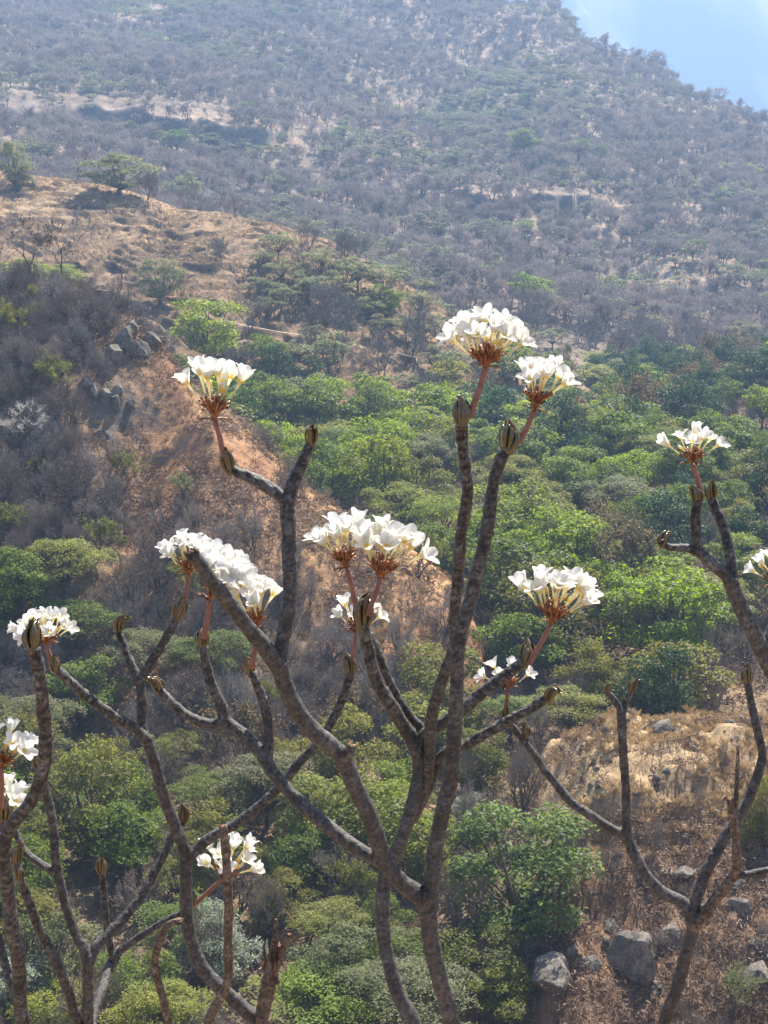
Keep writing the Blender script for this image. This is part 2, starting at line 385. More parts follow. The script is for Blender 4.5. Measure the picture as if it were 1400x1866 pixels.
# ------------------------------------------------------------------ ground sheet, split by landform
def build_ground():
    rng = np.random.default_rng(1)
    fine = np.radians(np.arange(-23, 23.01, .105))
    ang = np.concatenate([np.radians(np.arange(-180, -23.5, 6)), np.radians([-31, -27, -25, -24]), fine, np.radians([24, 25, 27, 31]), np.radians(np.arange(36, 180.1, 6))])
    ang = np.unique(np.round(ang, 6))
    rad = np.concatenate([[0.0, .8], np.arange(1.6, 40, 1.2), np.arange(40, 240, .36), np.arange(240, 420, .9), np.arange(420, 720, 1.6), np.geomspace(722, 1300, 30)])
    Rr, Aa = np.meshgrid(rad, ang, indexing='ij')
    # rings are lines of equal forward distance inside the view, true circles elsewhere
    X = Rr*np.sin(Aa); Y = Rr*np.cos(Aa)
    z, cs = ground(X.ravel(), Y.ravel(), True)
    TERR_ = TERR
    X = X.ravel(); Y = Y.ravel()
    am = np.argmax(cs, 0)
    # albedo of the soil
    lit = np.array([.15, .115, .085]); gold = np.array([.40, .285, .16]); red = np.array([.31, .17, .095]); pale = np.array([.36, .265, .18])
    dry = np.array([.30, .225, .16]); grey = np.array([.17, .15, .135])
    col = np.zeros((len(X), 3))
    def setc(mk, c): col[mk] = c[mk]
    f1 = np.clip(.5+.6*fbm(X/8, Y/8, 4, 101), 0, 1)[:, None]; f2 = np.clip(.5+.7*fbm(X/3, Y/3, 3, 111), 0, 1)[:, None]; f3 = np.clip(.5+.7*fbm(X/40, Y/40, 3, 121), 0, 1)[:, None]
    setc(am == 0, lit*(1-f1)+dry*f1); setc(am == 1, lit*(1-f1*.5)+gold*f1*.5)
    xa, ya, za = A_
    dlA = np.interp(X, xa, ya)-Y
    fl = (ss(-19, -13, X)*np.maximum(1-ss(8, 15, dlA+2.5*fbm(X/5, Y/5, 2, 171)), .75*(1-ss(-12, -8, X))))[:, None]                       # the bare red flank near the toe of the near spur
    ca = (lit*(1-f2)+np.array([.24, .16, .11])*f2)*(1-fl)+(red*(1-f1)+np.array([.45, .28, .155])*f1)*fl
    setc(am == 2, ca)
    xb, yb, zb = B_
    lo = np.maximum(ss(14, 34, np.interp(X, xb, yb)-Y), .75*ss(-38, -22, X))[:, None]
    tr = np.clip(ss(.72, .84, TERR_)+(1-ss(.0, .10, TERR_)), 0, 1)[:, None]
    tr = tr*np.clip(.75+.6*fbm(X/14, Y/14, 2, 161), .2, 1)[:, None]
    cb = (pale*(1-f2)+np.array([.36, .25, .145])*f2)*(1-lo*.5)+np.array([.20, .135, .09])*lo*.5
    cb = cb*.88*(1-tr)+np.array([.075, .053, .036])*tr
    setc(am == 3, cb)
    setc(am == 4, (np.array([.18, .145, .12])*(1-f3)+np.array([.27, .205, .15])*f3)*(.75+.5*f1))
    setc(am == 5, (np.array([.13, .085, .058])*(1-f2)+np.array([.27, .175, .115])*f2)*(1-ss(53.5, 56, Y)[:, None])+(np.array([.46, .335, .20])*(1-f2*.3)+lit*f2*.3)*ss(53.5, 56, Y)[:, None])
    # rock where the ground is steep
    nr, na = len(rad), len(ang)
    Zg = z.reshape(nr, na)
    gy = np.abs(np.gradient(Zg, axis=0))/np.maximum(np.gradient(Rr, axis=0), 1e-3)
    st = (ss(.75, 1.3, gy).ravel()*((am == 4) | (am == 2)))[:, None]
    col = col*(1-st)+np.array([.12, .11, .10])*st
    rgba = np.concatenate([col, np.ones((len(X), 1))], 1).astype(np.float32)
    V = np.stack([X, Y, z], 1)
    i = np.arange(nr-1)[:, None]*na; j = np.arange(na-1)[None]
    Fq = np.stack([i+j, i+na+j, i+na+j+1, i+j+1], -1).reshape(-1, 4)[:, ::-1]
    fm = am[Fq[:, 0]]; fm = np.where(fm == 1, 0, fm)
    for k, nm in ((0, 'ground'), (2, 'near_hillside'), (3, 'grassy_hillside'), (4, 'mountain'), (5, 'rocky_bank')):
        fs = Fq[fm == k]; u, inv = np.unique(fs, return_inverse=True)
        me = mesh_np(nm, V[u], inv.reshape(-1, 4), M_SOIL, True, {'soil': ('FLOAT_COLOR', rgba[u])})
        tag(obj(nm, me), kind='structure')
build_ground()

def far_mountain():             # the blue range across the gorge
    xs = np.linspace(-700, 1600, 240); ys = np.concatenate([np.linspace(1150, 1450, 12)[:-1], np.linspace(1450, 2500, 150)])
    X, Y = np.meshgrid(xs, ys, indexing='ij'); X = X.ravel(); Y = Y.ravel()
    z = -240 + np.maximum(Y-1420, 0)*.9
    z = z + 80*fbm(X/420+2, Y/700, 5, 201) - 95*np.abs(fbm(X/220+.35*Y/220, Y/800, 4, 211)) + 40
    z = np.clip(z, -300, 455+14*vn(X/90, Y*0, 9))
    n1, n2 = len(xs), len(ys); i = np.arange(n1-1)[:, None]*n2; j = np.arange(n2-1)[None]
    Fq = np.stack([i+j, i+n2+j, i+n2+j+1, i+j+1], -1).reshape(-1, 4)
    f = np.clip(.5+.8*fbm(X/110, Y/140, 5, 221), 0, 1)[:, None]
    col = np.array([.10, .095, .075])*(1-f)+np.array([.19, .165, .135])*f
    rgba = np.concatenate([col, np.ones((len(X), 1))], 1).astype(np.float32)
    tag(obj('far_mountain', mesh_np('far_mountain', np.stack([X, Y, z], 1), Fq, M_SOIL, True, {'soil': ('FLOAT_COLOR', rgba)})), kind='structure')
far_mountain()
def path_sheet(qx, qy, qz, w):
    n = len(qx); off = np.linspace(-w*.45, w*.45, 5); V = []
    for o in off:
        yy = qy+o+.12*vn(qx*.9, qx*0+o, 7); V.append(np.stack([qx, yy, ground(qx, yy)+.03+.02*vn(qx*2, qx*0+o, 8)], 1))
    V = np.stack(V, 1); i = np.arange(n-1)[:, None]*5; j = np.arange(4)[None]
    tag(obj('path', mesh_np('path', V.reshape(-1, 3), np.stack([i+j, i+5+j, i+5+j+1, i+j+1], -1).reshape(-1, 4), M_PATH, True)), kind='structure')
for p in PATHS: path_sheet(*p)

# ------------------------------------------------------------------ tree building blocks (unit size: 1 high, 1 wide)
def leaves(mb, cen, nrm, L, W, rng, tone):
    n = len(cen)
    r = rng.normal(size=(n, 3)); t = np.cross(nrm, r); t /= np.linalg.norm(t, axis=1)[:, None]+1e-9
    s = np.cross(nrm, t); s /= np.linalg.norm(s, axis=1)[:, None]+1e-9
    L = (L*rng.uniform(.65, 1.35, n))[:, None]; Wd = (W*rng.uniform(.7, 1.3, n))[:, None]
    dr = -nrm*L*.12
    V = np.stack([cen-t*L*.5, cen+s*Wd*.5+t*L*.05, cen+t*L*.5+dr, cen-s*Wd*.5+t*L*.05], 1).reshape(-1, 3)
    b = np.arange(n)[:, None]*4
    mb.add(V, b+np.array([[0, 1, 2, 3]]), 0, np.repeat(tone, 4))
def unit(v): return v/(np.linalg.norm(v, axis=-1, keepdims=True)+1e-9)
def limbs_to(rng, targets, z0, r0, mb, k=5, lean=.03):
    fork = np.array([rng.normal(0, lean), rng.normal(0, lean), z0])
    P = np.array([[0, 0, -.06], [fork[0]*.2, fork[1]*.3, z0*.4], fork]); mb.add(*tube(P, [r0*1.25, r0, r0*.8], k+2), 0)
    for t in targets:
        m = fork*.5+t*.5+np.array([rng.normal(0, .03), rng.normal(0, .03), -.03+rng.normal(0, .02)])
        P, _ = catmull(np.array([fork-[0, 0, .02], m, t]), .08); mb.add(*tube(P, np.linspace(r0*.55, r0*.1, len(P)), k), 0)
def norm(mb, lb):
    v = np.concatenate(mb.v); sc = np.array([.5/np.percentile(np.hypot(v[:, 0], v[:, 1]), 95)]*2+[1/np.percentile(v[:, 2], 99.5)])
    mb.v = [q*sc for q in mb.v]; lb.v = [q*sc for q in lb.v]
def proto_round(seed, nleaf, leaf, cz=.60, rz=.36, rx=.36, lobes=13, dense=1.0, z0=.28):
    rng = np.random.default_rng(seed); L = []
    while len(L) < lobes:
        v = rng.normal(size=3); v /= np.linalg.norm(v); v *= rng.uniform(.45, 1)
        p = np.array([v[0]*rx, v[1]*rx, cz+v[2]*rz])
        if all(np.linalg.norm(p-q) > .15 for q, _ in L) or rng.random() < .02: L.append((p, rng.uniform(.12, .2)))
    mb = MB(); per = int(nleaf/lobes)
    for p, r in L:
        d = unit(rng.normal(size=(per, 3))); d[:, 2] = np.where(d[:, 2] < -.3, -d[:, 2]*.6, d[:, 2]); d = unit(d)
        rr = r*rng.uniform(.25, 1, per)**.45*(1+.22*np.sin(d[:, 0]*9+seed)*np.cos(d[:, 1]*8+r*40))
        c = p+d*rr[:, None]*np.array([1.1, 1.1, .85])
        keep = vn(c[:, 0]*11+seed, c[:, 1]*11+c[:, 2]*13, seed) > -.55*dense
        nr = unit(d*.6+rng.normal(size=d.shape)*.55+np.array([0, 0, .45]))
        tone = np.clip(.45+.25*rng.normal(size=per)+.12*rng.normal(), 0, 1)
        leaves(mb, c[keep], nr[keep], leaf, leaf*.55, rng, tone[keep])
    lb = MB(); limbs_to(rng, [p for p, r in L], z0, .028, lb); norm(mb, lb)
    return lb.mesh('limbs', [M_WOOD]), mb.mesh('foliage', [M_LEAF], False)
def proto_acacia(seed, nleaf, leaf, pads=17, z0=.3):
    rng = np.random.default_rng(seed); L = []
    for i in range(pads):
        a = i*2.399+rng.normal(0, .3); q = math.sqrt((i+.5)/pads)*.42
        z = .9-1.5*q*q+rng.normal(0, .06)-(.22*rng.random() if rng.random() < .45 else 0)
        L.append((np.array([q*math.cos(a), q*math.sin(a), z]), rng.uniform(.1, .19)))
    mb = MB(); per = nleaf//pads
    for p, r in L:
        a = rng.uniform(0, 2*np.pi, per); q = np.sqrt(rng.uniform(0, 1, per))*r*(1+.25*np.sin(3*a+seed)+.15*np.sin(7*a))
        c = p+np.stack([q*np.cos(a), q*np.sin(a), (.06*(1-(q/r)**2)+rng.normal(0, .024, per))], 1)
        nr = unit(np.array([0, 0, 1.0])+rng.normal(size=(per, 3))*.45)
        tone = np.clip(.45+.25*rng.normal(size=per)+.12*rng.normal(), 0, 1)
        leaves(mb, c, nr, leaf, leaf*.5, rng, tone)
    lb = MB(); limbs_to(rng, [p-np.array([0, 0, .02]) for p, r in L], z0, .022, lb); norm(mb, lb)
    return lb.mesh('limbs', [M_WOOD]), mb.mesh('foliage', [M_LEAF], False)
def proto_bare(seed, depth, spread, blade, trunks=1, nlast=5, shrub=False, leafy=0, twigmul=1.0):
    rng = np.random.default_rng(seed); lb = MB(); segs = []
    tips = []
    def grow(p, d, ln, r, lv):
        q = p+d*ln*.5+rng.normal(0, .06, 3)*ln; e = q+unit(d+rng.normal(0, .18, 3))*ln*.5
        if lv <= 2: lb.add(*tube(np.array([p, q, e]), [r, r*.85, r*.7], 4, False), 0, rng.uniform(.2, .7))
        else: segs.append((p, q, r)); segs.append((q, e, r*.8))
        if lv >= depth: tips.append(e); return
        n = rng.integers(2, 4) if lv < depth-1 else nlast
        for k in range(n):
            dd = unit(d+rng.normal(0, spread, 3)+np.array([0, 0, .10 if lv > 1 else .25]))
            s0 = e if (k < 2 or lv < 2) else p+(e-p)*rng.uniform(.3, .95)
            grow(s0, dd, ln*rng.uniform(.62, .88), r*rng.uniform(.55, .72), lv+1)
    for k in range(trunks):
        sp = .06 if trunks == 1 else .28 if trunks < 5 else .75; d = unit(np.array([rng.normal(0, sp), rng.normal(0, sp), 1.0]))
        grow(np.array([rng.normal(0, .03), rng.normal(0, .03), -.05])*(1 if trunks > 1 else .3), d, .24 if shrub else .34, .018 if trunks > 1 else .026, 0)
    mb = MB()
    a = np.array([s[0] for s in segs]); b = np.array([s[1] for s in segs]); r = np.array([s[2] for s in segs])
    t = unit(b-a); s = unit(np.cross(t, rng.normal(size=t.shape))); w = np.maximum(r*.9, blade)[:, None]*twigmul
    V = np.stack([a-s*w*.5, a+s*w*.5, b+s*w*.4, b-s*w*.4], 1).reshape(-1, 3)
    mb.add(V, np.arange(len(a))[:, None]*4+np.array([[0, 1, 2, 3]]), 0, np.repeat(np.clip(rng.normal(.45, .22, len(a)), 0, 1), 4))
    tp = np.array(tips); T2 = 3
    e = np.repeat(tp, T2, 0); dd = unit(rng.normal(size=e.shape)+unit(e-np.array([0, 0, .4]))*.9+np.array([0, 0, .25])); ln = rng.uniform(.04, .10, len(e))[:, None]
    s = unit(np.cross(dd, rng.normal(size=dd.shape))); w = blade*.8*twigmul
    V = np.stack([e-s*w*.5, e+s*w*.5, e+dd*ln], 1).reshape(-1, 3)
    mb.add(V, np.arange(len(e))[:, None]*3+np.array([[0, 1, 2]]), 0, np.repeat(np.clip(rng.normal(.5, .22, len(e)), 0, 1), 3))
    allv = np.concatenate(mb.v); top = np.percentile(allv[:, 2], 99.5); wid = np.percentile(np.hypot(allv[:, 0], allv[:, 1]), 97)*2
    sc = np.array([1/wid, 1/wid, 1/top])
    mb.v = [v*sc for v in mb.v]; lb.v = [v*sc for v in lb.v]
    if leafy:
        nn = leafy; e = np.concatenate(mb.v); e = e[rng.integers(0, len(e), nn)]
        e = e[e[:, 2] > .3]
        leaves(mb, e+rng.normal(0, .012, e.shape), unit(rng.normal(size=e.shape)+[0, 0, .6]), .03, .016, rng, rng.uniform(.2, .9, len(e)))
        me = mesh_np('twigs', np.concatenate(mb.v), np.concatenate(mb.f), mats=[M_TWIG, M_LEAF], attrs={'tone': ('FLOAT', np.concatenate(mb.a).astype(np.float32))},
                     mat_idx=np.concatenate([np.zeros(sum(len(f) for f in mb.f[:-1])), np.ones(len(mb.f[-1]))]))
        return lb.mesh('limbs', [M_WOOD]), me
    return lb.mesh('limbs', [M_WOOD]), mb.mesh('twigs', [M_TWIG], False)

PR = {
 'round': [proto_round(10+i, 8000, .036, .52, .42, .40, 17, 1.2, .2) for i in range(3)],
 'bushy': [proto_round(20+i, 8000, .034, .47, .45, .42, 18, 1.2, .12) for i in range(2)],
 'roundfar': [proto_round(30+i, 3000, .055, .52, .42, .40, 15, 1.2, .2) for i in range(3)],
 'tall': [proto_round(40+i, 4200, .045, .54, .44, .36, 18, 1.3, .16) for i in range(2)],
 'acacia': [proto_acacia(50+i, 9000, .026, 22) for i in range(3)],
 'acaciafar': [proto_acacia(60+i, 2200, .05, 16) for i in range(3)],
 'bare': [proto_bare(70+i, 6, .5, .007) for i in range(3)],
 'shrub': [proto_bare(80+i, 5, .55, .0055, 9, 3, True) for i in range(4)],
 'barefar': [proto_bare(90+i, 5, .62, .009, 2, 5, True) for i in range(4)],
 'semi': [proto_bare(100+i, 5, .52, .006, 2, 4, True, 2600) for i in range(2)],
}
BRIGHT = (.175, .225, .026); MID = (.105, .145, .024); OLIVE = (.145, .152, .034); DARK = (.03, .058, .02); GREY = (.14, .155, .072)
YEL = (.19, .21, .045); BROWN = (.13, .10, .05); SILVER = (.22, .25, .20); DRY = (.20, .17, .148); DRYW = (.26, .23, .205); WHITE = (.5, .47, .43)
RND = random.Random(5)
LATE = []
def tree(name, kind, x, y, H, W, color, label, cat, group=None, part='crown', zoff=0.0, wood=None):
    pr = PR[kind][RND.randrange(len(PR[kind]))]
    e = bpy.data.objects.new(name, None); C.objects.link(e); e.empty_display_size = .2
    e.location = (x, y, 0); LATE.append(e); e.rotation_euler.z = RND.uniform(0, 6.28); e.scale = (W, W*RND.uniform(.9, 1.1), H)
    j = RND.uniform(.85, 1.18); g = RND.uniform(.93, 1.07)
    for nm, me in (('trunk', pr[0]), (part, pr[1])):
        o = bpy.data.objects.new(nm, me); C.objects.link(o); o.parent = e; o.color = (color[0]*j*g, color[1]*j, color[2]*j, 1)
    tag(e, label, cat, group)
    return e
def place(px, pytop, wpx, asp, dmin=43):     # a tree whose crown top and width show at these pixels: solve its distance
    D = np.arange(dmin, 420, .5); P = pix(px, pytop, 1.0)
    g = ground(P.x*D, D); H = P.z*D-g; k = np.nonzero(H <= asp*wpx*D/F)[0]
    d = float(D[k[0]]) if len(k) else 420.
    return P.x*d, d, asp*wpx*d/F, wpx*d/F

# named trees of the photograph: (px, top py, width px, height/width, kind, colour, name, label, category)
T = [
 (380, 545, 155, .78, 'round', BRIGHT, 'leafy_tree', 'large bright green rounded tree in the gully below the grassy spur', 'tree'),
 (475, 618, 85, 1.0, 'round', MID, 'leafy_tree', 'rounded green tree downhill of the large bright green gully tree', 'tree'),
 (290, 482, 85, .9, 'bushy', GREY, 'leafy_tree', 'pale grey green shrubby tree on the near spur crest beside a small bare tree', 'tree'),
 (598, 688, 95, 1.1, 'round', BRIGHT, 'leafy_tree', 'bright green tree of a close pair above the big valley tree', 'tree'),
 (682, 708, 95, 1.05, 'round', MID, 'leafy_tree', 'mid green leaning tree of a close pair above the big valley tree', 'tree'),
 (690, 795, 165, .95, 'round', BRIGHT, 'leafy_tree', 'big spreading bright green tree standing at the toe of the red spur', 'tree'),
 (505, 700, 110, .85, 'round', MID, 'leafy_tree', 'mid green tree low in the gully beside the bare branch bud', 'tree'),
 (630, 775, 85, .9, 'round', YEL, 'leafy_tree', 'yellow green tree just uphill of the big spreading tree', 'tree'),
 (560, 780, 100, .8, 'bushy', OLIVE, 'leafy_tree', 'olive bushy tree on the red spur edge in the gully mouth', 'tree'),
 (905, 705, 85, 1.5, 'tall', DARK, 'leafy_tree', 'dark green tall tree behind the thick flowering branch', 'tree'),
 (1035, 720, 85, 1.7, 'tall', DARK, 'leafy_tree', 'tallest dark green tree in the valley grove', 'tree'),
 (985, 760, 80, 1.6, 'tall', DARK, 'leafy_tree', 'dark green tree in the middle of the valley grove', 'tree'),
 (1152, 722, 75, 1.7, 'tall', DARK, 'leafy_tree', 'dark green narrow tree beside the tall columnar cactus', 'tree'),
 (1195, 755, 70, 1.4, 'tall', MID, 'leafy_tree', 'second narrow dark tree downhill of the columnar cactus', 'tree'),
 (968, 498, 75, .95, 'roundfar', BRIGHT, 'leafy_tree', 'lone bright green tree among grey trees at the mountain foot', 'tree'),
 (1330, 690, 66, 1.0, 'roundfar', MID, 'leafy_tree', 'green tree above the pale bare track', 'tree'),
 (1392, 702, 70, 1.1, 'roundfar', BRIGHT, 'leafy_tree', 'bright green tree uphill of the pale bare track', 'tree'),
 (1395, 785, 60, 1.5, 'tall', MID, 'leafy_tree', 'green tree on the lower side of the pale bare track', 'tree'),
 (1175, 662, 70, .8, 'roundfar', MID, 'leafy_tree', 'small green tree just under the mountain road', 'tree'),
 (1282, 660, 60, .9, 'roundfar', GREY, 'leafy_tree', 'grey green tree under the mountain road', 'tree'),
 (988, 868, 105, .95, 'round', OLIVE, 'leafy_tree', 'olive brown tree in front of the dark valley grove', 'tree'),
 (1100, 845, 95, 1.1, 'tall', MID, 'leafy_tree', 'dense green tree below the dark valley grove', 'tree'),
 (1165, 905, 85, 1.3, 'tall', MID, 'leafy_tree', 'slender green tree with a clear trunk in a valley clearing', 'tree'),
 (1112, 920, 60, 1.5, 'tall', OLIVE, 'leafy_tree', 'slim olive tree with a thin bare trunk in a valley clearing', 'tree'),
 (1345, 918, 95, .95, 'round', OLIVE, 'leafy_tree', 'olive yellow tree beside the forked plumeria branch', 'tree'),
 (1285, 1092, 165, .62, 'acacia', BRIGHT, 'acacia_tree', 'bright green layered acacia beside the brown half bare tree', 'tree'),
 (1235, 1178, 200, .72, 'round', OLIVE, 'leafy_tree', 'broad olive brown tree standing behind the golden bank top', 'tree'),
 (1105, 1088, 150, .9, 'semi', BROWN, 'half_bare_tree', 'brown half bare tree with forked black trunk in the valley wood', 'tree'),
 (1045, 955, 110, .7, 'acacia', MID, 'acacia_tree', 'mid green flat acacia in the middle of the valley wood', 'tree'),
 (1180, 985, 180, .55, 'acacia', BRIGHT, 'acacia_tree', 'wide bright green acacia below the valley clearing', 'tree'),
 (800, 905, 130, .8, 'acacia', BRIGHT, 'acacia_tree', 'bright green acacia beside the big spreading valley tree', 'tree'),
 (955, 1480, 275, .98, 'bushy', (.105, .15, .045), 'leafy_tree', 'large olive green leafy tree growing against the rocky bank', 'tree'),
 (918, 1772, 130, .8, 'bushy', YEL, 'bush', 'light green leafy bush below the boulders of the rocky bank', 'bush'),
 (1392, 1420, 90, 1.5, 'bushy', OLIVE, 'bush', 'olive leafy bush beside the dead grey stick on the bank', 'bush'),
 (1340, 1772, 120, .9, 'semi', GREY, 'bush', 'sparse grey green bush among stones on the rocky bank', 'bush'),
 (855, 1452, 90, .9, 'bushy', SILVER, 'bush', 'silvery grey bush beside the large bank tree', 'bush'),
 (735, 1440, 130, .9, 'bushy', OLIVE, 'leafy_tree', 'olive tree seen through the fork of the thick plumeria', 'tree'),
 (780, 1530, 120, .9, 'bushy', OLIVE, 'bush', 'olive bush at the foot of the large bank tree', 'bush'),
 (1030, 1285, 150, .65, 'acacia', YEL, 'acacia_tree', 'yellow green acacia touching the golden bank top', 'tree'),
 (930, 1310, 130, .7, 'acacia', MID, 'acacia_tree', 'mid green acacia behind the large bank tree', 'tree'),
 (130, 1108, 190, .5, 'acacia', MID, 'acacia_tree', 'flat topped green acacia at the foot of the near spur', 'tree'),
 (10, 1000, 130, .8, 'acacia', MID, 'acacia_tree', 'green acacia part way up the near spur', 'tree'),
 (385, 1408, 155, .75, 'acacia', MID, 'acacia_tree', 'neat rounded acacia above the cut plumeria stub', 'tree'),
 (150, 1365, 190, 1.2, 'bushy', OLIVE, 'leafy_tree', 'large olive leafy tree behind the leftmost plumeria stems', 'tree'),
 (240, 1400, 120, 1.1, 'bushy', MID, 'leafy_tree', 'mid green leafy tree beside the large olive valley tree', 'tree'),
 (40, 1450, 150, 1.0, 'bushy', OLIVE, 'leafy_tree', 'olive leafy tree behind the crossing plumeria stems', 'tree'),
 (330, 1570, 130, .8, 'acacia', YEL, 'acacia_tree', 'vivid yellow green acacia behind the lowest flower cluster', 'tree'),
 (540, 1520, 150, .8, 'bushy', MID, 'bush', 'mid green bush in the stream bed behind the splintered stump', 'bush'),
 (610, 1695, 190, .8, 'bushy', GREY, 'bush', 'grey green leafy bush beside the splintered stump', 'bush'),
 (600, 1795, 280, .5, 'acacia', BRIGHT, 'acacia_tree', 'bright feathery acacia crown below the grey green bush', 'tree'),
 (400, 1660, 150, 1.0, 'bushy', SILVER, 'bush', 'pale silvery leafy bush behind the bare brown stick', 'bush'),
 (90, 1660, 170, 1.0, 'bushy', GREY, 'bush', 'grey green leafy bush between the leftmost stems', 'bush'),
 (250, 1740, 170, .9, 'bushy', MID, 'bush', 'mid green bush behind the hooked dead branch', 'bush'),
 (100, 1800, 150, .7, 'bushy', YEL, 'bush', 'yellow green bush at the foot of the leftmost stems', 'bush'),
 (20, 1745, 150, .9, 'bushy', SILVER, 'bush', 'silvery bush beside the yellow green bush', 'bush'),
 (510, 1590, 130, .8, 'bushy', OLIVE, 'bush', 'olive bush in the stream bed', 'bush'),
 (650, 1560, 130, .9, 'semi', OLIVE, 'bush', 'thin olive bush behind the middle plumeria trunk', 'bush'),
 (690, 1640, 120, .9, 'bushy', MID, 'bush', 'dark leafed bush behind the middle plumeria trunk', 'bush'),
 (770, 1690, 60, 1.1, 'bushy', BROWN, 'bush', 'small rusty leafed bush by the thick plumeria trunk', 'bush'),
 (510, 476, 72, .62, 'acaciafar', GREY, 'acacia_tree', 'grey green flat acacia high on the grassy spur', 'tree'),
 (565, 503, 70, .8, 'acaciafar', GREY, 'acacia_tree', 'grey green acacia lower on the grassy spur', 'tree'),
 (635, 478, 85, .8, 'acaciafar', GREY, 'acacia_tree', 'wide pale acacia near the grassy spur crest', 'tree'),
 (705, 518, 70, .9, 'roundfar', MID, 'leafy_tree', 'dark green tree just under the grassy spur crest', 'tree'),
 (215, 290, 130, .5, 'bushy', GREY, 'leafy_tree', 'long pale thicket tree on the grassy spur crest', 'tree'),
 (300, 333, 55, .6, 'roundfar', MID, 'bush', 'small green bush on the grassy spur crest', 'bush'),
 (337, 315, 48, 1.1, 'roundfar', GREY, 'leafy_tree', 'pale green tree standing behind the spur crest bush', 'tree'),
 (25, 262, 75, 1.1, 'bushy', GREY, 'leafy_tree', 'loose pale tree on the high end of the grassy spur', 'tree'),
 (140, 272, 70, .8, 'bare', DRY, 'bare_tree', 'dark bare tree on the high end of the grassy spur', 'tree'),
 (640, 430, 20, 1.0, 'roundfar', BRIGHT, 'bush', 'tiny bright bush behind the grassy spur crest', 'bush'),
 (600, 612, 110, .8, 'acaciafar', GREY, 'acacia_tree', 'grey feathery acacia under the spur path', 'tree'),
 (575, 592, 60, .9, 'acaciafar', GREY, 'acacia_tree', 'small grey acacia beside the spur path', 'tree'),
 (322, 235, 45, .9, 'roundfar', MID, 'leafy_tree', 'lone green tree under the mountain shoulder cliff', 'tree'),
 (1040, 202, 40, .8, 'acaciafar', YEL, 'acacia_tree', 'pale yellow umbrella tree alone on the grey mountain slope', 'tree'),
 (957, 65, 48, .9, 'roundfar', MID, 'leafy_tree', 'green round tree near the mountain skyline', 'tree'),
 (978, 40, 30, .9, 'roundfar', YEL, 'leafy_tree', 'yellow green tree above the round skyline tree', 'tree'),
 (1100, 50, 30, 1.0, 'roundfar', MID, 'leafy_tree', 'dark green tree standing on the mountain skyline', 'tree'),
 (1068, 105, 32, 1.1, 'roundfar', MID, 'leafy_tree', 'green tree below the mountain skyline rocks', 'tree'),
 (1332, 157, 36, .8, 'acaciafar', GREY, 'acacia_tree', 'thin umbrella tree low on the mountain skyline', 'tree'),
 (1375, 198, 40, .8, 'roundfar', YEL, 'bush', 'pale bush where the skyline leaves the mountain', 'bush'),
 (48, 392, 105, 1.35, 'bare', (.09, .07, .06), 'bare_tree', 'tall dark bare tree on the near spur crest', 'tree'),
 (110, 398, 95, 1.35, 'bare', (.09, .07, .06), 'bare_tree', 'twin stemmed dark bare tree beside the tall bare tree', 'tree'),
 (218, 470, 65, .9, 'bare', (.08, .065, .06), 'bare_tree', 'small dark bare tree on the near spur rocks', 'tree'),
 (30, 735, 120, 1.0, 'bare', WHITE, 'dead_tree', 'bleached white dead tree on the near spur side', 'tree'),
 (335, 862, 60, .9, 'semi', GREY, 'bush', 'grey green sapling on the red soil of the near spur', 'bush'),
 (40, 478, 110, .4, 'bushy', YEL, 'bush', 'yellow bush around the foot of the tall bare tree', 'bush'),
 (120, 485, 80, .45, 'bushy', YEL, 'bush', 'yellow bush under the twin stemmed bare tree', 'bush'),
]
occupied = []
ANCH = []; TPOS = []
def near_what(x, y, pool):
    return min(pool, key=lambda a: (a[0]-x)**2+(a[1]-y)**2)[2]
REFS = {0: 'large bright gully tree', 5: 'big spreading tree at the red spur toe', 9: 'dark tall tree of the grove', 12: 'columnar cactus', 15: 'pale bare track', 20: 'olive brown grove tree', 23: 'valley clearing', 24: 'olive yellow tree',
        26: 'broad olive tree behind the golden bank', 27: 'half bare forked tree', 29: 'wide bright acacia', 31: 'large rocky bank tree', 40: 'flat topped acacia under the near spur', 43: 'large olive leafy tree', 46: 'vivid yellow green acacia', 48: 'grey green stream bush',
        59: 'flat acacia high on the grassy spur', 63: 'spur crest thicket', 69: 'feathery acacia under the spur path', 62: 'dark green spur tree', 80: 'tall dark bare tree', 83: 'bleached dead tree', 84: 'red soil sapling', 82: 'small bare tree on the outcrop', 41: 'acacia part way up the near spur', 3: 'bright tree of the close pair'}
for (px, pt, w, asp, kind, colr, nm, lab, cat) in T:
    x, y, H, W = place(px, pt, w, asp, 69 if px > 880 and 1080 < pt < 1320 else 43)
    tree(nm, kind, x, y, H, W*1.05, colr, lab, cat, part='crown')
    occupied.append((x, y, W*.5))
    TPOS.append((x, y))
    if len(occupied)-1 in REFS: ANCH.append((x, y, REFS[len(occupied)-1]))

for (qx, qy, qz, w) in PATHS[1:]:
    for k in range(0, len(qx), 4):
        for back in ((0, 5, 10, 15) if w > 4 else (0, 3.5)): occupied.append((float(qx[k])*(1-back/float(qy[k])), float(qy[k])-back, 2.2))
